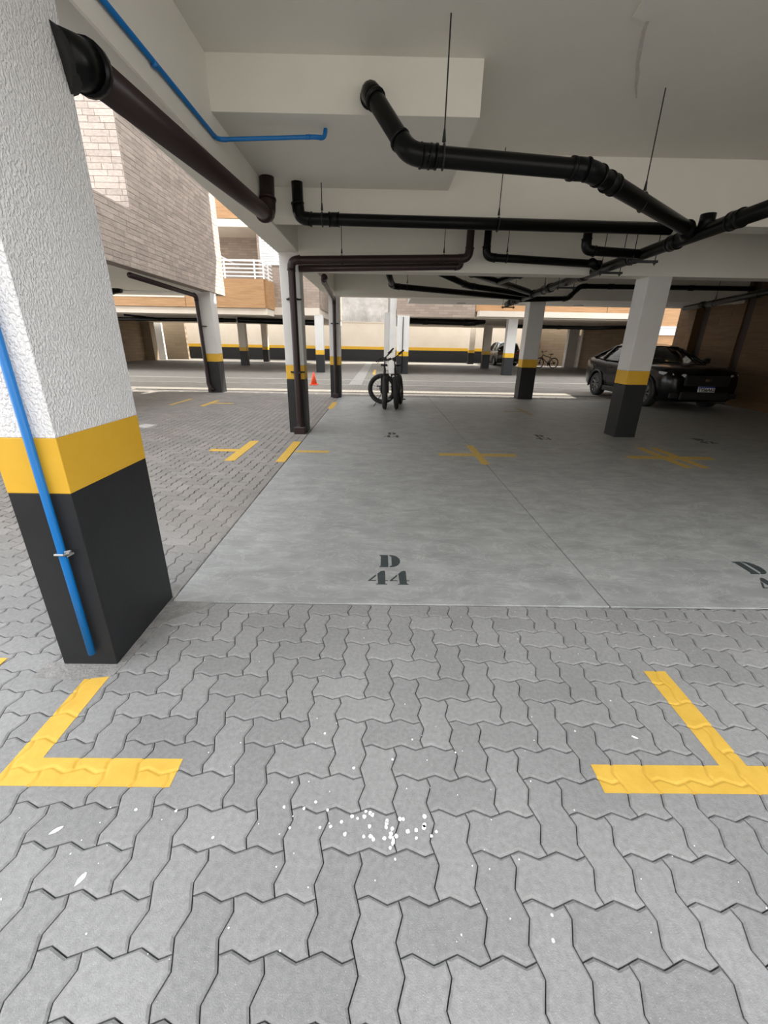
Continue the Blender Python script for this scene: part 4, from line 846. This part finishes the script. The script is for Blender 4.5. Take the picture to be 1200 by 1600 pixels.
def bike(name, loc, rz, label, R, tw, lean=0.0, steer=0.0, fold=0.0, wbase=1.05, tilt=0.0, group=None, stand=True, saddle=.92, hbw=.32):
    """local frame: front wheel at y=0, rear wheel at y=+wbase"""
    t = empty(name, loc); t.rotation_euler = (0, lean, rz); tag(t, label, 'bicycle', group)
    bike_wheel(t, (0, 0, R), steer, R, tw)
    rear = Vector((0, wbase, R)) if not fold else Vector((-.03, .84, R))
    bike_wheel(t, rear, fold, R, tw, name='rear_wheel')
    bb = Vector((0, wbase*.60, R*.86)); head = Vector((0, .20, R*2+.16)); headlo = Vector((0, .14, R*2+.02)); seat = Vector((0, wbase*.74, saddle-.12))
    bm = bmesh.new()
    if fold: bb.y = .46; seat.y = .50
    for a, c, r_ in ((headlo, bb, .026), (head, seat-Vector((0, 0, .10)), .020), (seat, bb, .019)): cyl(bm, a, c, r_, 10)
    for s in (-.055, .055):
        cyl(bm, bb+Vector((s*.6, 0, 0)), rear+Vector((s, 0, 0)), .011, 8); cyl(bm, seat-Vector((-s*.5, 0, .12)), rear+Vector((s, 0, 0)), .009, 8)
    cyl(bm, headlo, head, .026, 12); fin('frame', bm, M_BIKE, t, True)
    bm = bmesh.new(); ww = tw+.025
    for s in (-ww, ww): cyl(bm, (s, 0, R), (s, .10, R*2+.03), .016, 8)
    cyl(bm, (-ww-.015, .10, R*2+.03), (ww+.015, .10, R*2+.03), .018, 8); fin('fork', bm, M_BIKE, t, True)
    bm = bmesh.new(); hz = R*2+.38; cyl(bm, head, (0, .17, hz), .015, 10); sweep(bm, [(-hbw, .26, hz+.05-hbw*tilt), (-.10, .17, hz+.01-.1*tilt), (0, .14, hz), (.10, .17, hz+.01+.1*tilt), (hbw, .26, hz+.05+hbw*tilt)], .012, 8)
    hb = fin('handlebar', bm, M_BIKE, t, True)
    for s in (-1, 1):
        bm = bmesh.new(); cyl(bm, (s*hbw, .262, hz+.051+s*hbw*tilt), (s*(hbw-.12), .225, hz+.035+s*(hbw-.12)*tilt), .018, 10); fin('grip', bm, M_TYRE, hb, True)
        bm = bmesh.new(); sweep(bm, [(s*(hbw-.14), .21, hz+.03+s*(hbw-.14)*tilt), (s*(hbw-.10), .15, hz+.01+s*(hbw-.10)*tilt), (s*(hbw-.02), .17, hz+s*(hbw-.02)*tilt)], .005, 6); fin('brake_lever', bm, M_BIKE, hb)
    bm = bmesh.new(); box(bm, (-.035, .08, hz-.06), (.035, .13, hz+.01), .01); fin('front_light', bm, M_PLAST, t)
    bm = bmesh.new(); loft(bm, [[(-.02, seat.y-.16, saddle-.01), (-.015, seat.y-.16, saddle+.015), (.015, seat.y-.16, saddle+.015), (.02, seat.y-.16, saddle-.01)], [(-.04, seat.y-.02, saddle-.02), (-.03, seat.y-.02, saddle+.02), (.03, seat.y-.02, saddle+.02), (.04, seat.y-.02, saddle-.02)], [(-.085, seat.y+.10, saddle-.02), (-.07, seat.y+.10, saddle+.03), (.07, seat.y+.10, saddle+.03), (.085, seat.y+.10, saddle-.02)]])
    fin('saddle', bm, M_TYRE, t, True); bm = bmesh.new(); cyl(bm, seat, seat+Vector((0, .01, .12)), .014, 8); fin('seat_post', bm, M_BIKE, t)
    bm = bmesh.new(); cyl(bm, bb-Vector((.06, 0, 0)), bb+Vector((.06, 0, 0)), .03, 12); cyl(bm, bb+Vector((.05, 0, 0)), bb+Vector((.055, 0, 0)), .09, 20)
    for s, d in ((-1, 1), (1, -1)):
        e = bb+Vector((s*.08, d*.04, d*.15)); cyl(bm, bb+Vector((s*.07, 0, 0)), e, .012, 8); box(bm, (e.x-(.09 if s < 0 else 0), e.y-.04, e.z-.012), (e.x+(.09 if s > 0 else 0), e.y+.04, e.z+.012))
    fin('crankset', bm, M_BIKE, t)
    if stand: bm = bmesh.new(); cyl(bm, bb+Vector((-.05, .05, -.02)), (-.24, bb.y-.15, .012), .008, 6); fin('kickstand', bm, M_BIKE, t)
    return t
bike('bicycle', (0.085, 9.42, 0), 0.03, 'black fat-tyre bicycle facing the camera, left of the parked pair', .36, .052, 0, 0.0, fold=1.28, stand=True, tilt=.75, hbw=.19)
bike('bicycle', (0.36, 9.45, 0), -0.16, 'black fat-tyre bicycle facing the camera, right of the parked pair', .36, .052, -0.09, 0.16, wbase=.80, stand=False, tilt=.45, hbw=.21)
bike('bicycle', (10.75, 29.3, 0), math.radians(-80), 'distant dark bicycle leaning by the far garage wall', .35, .03, 0, 0, wbase=1.08)
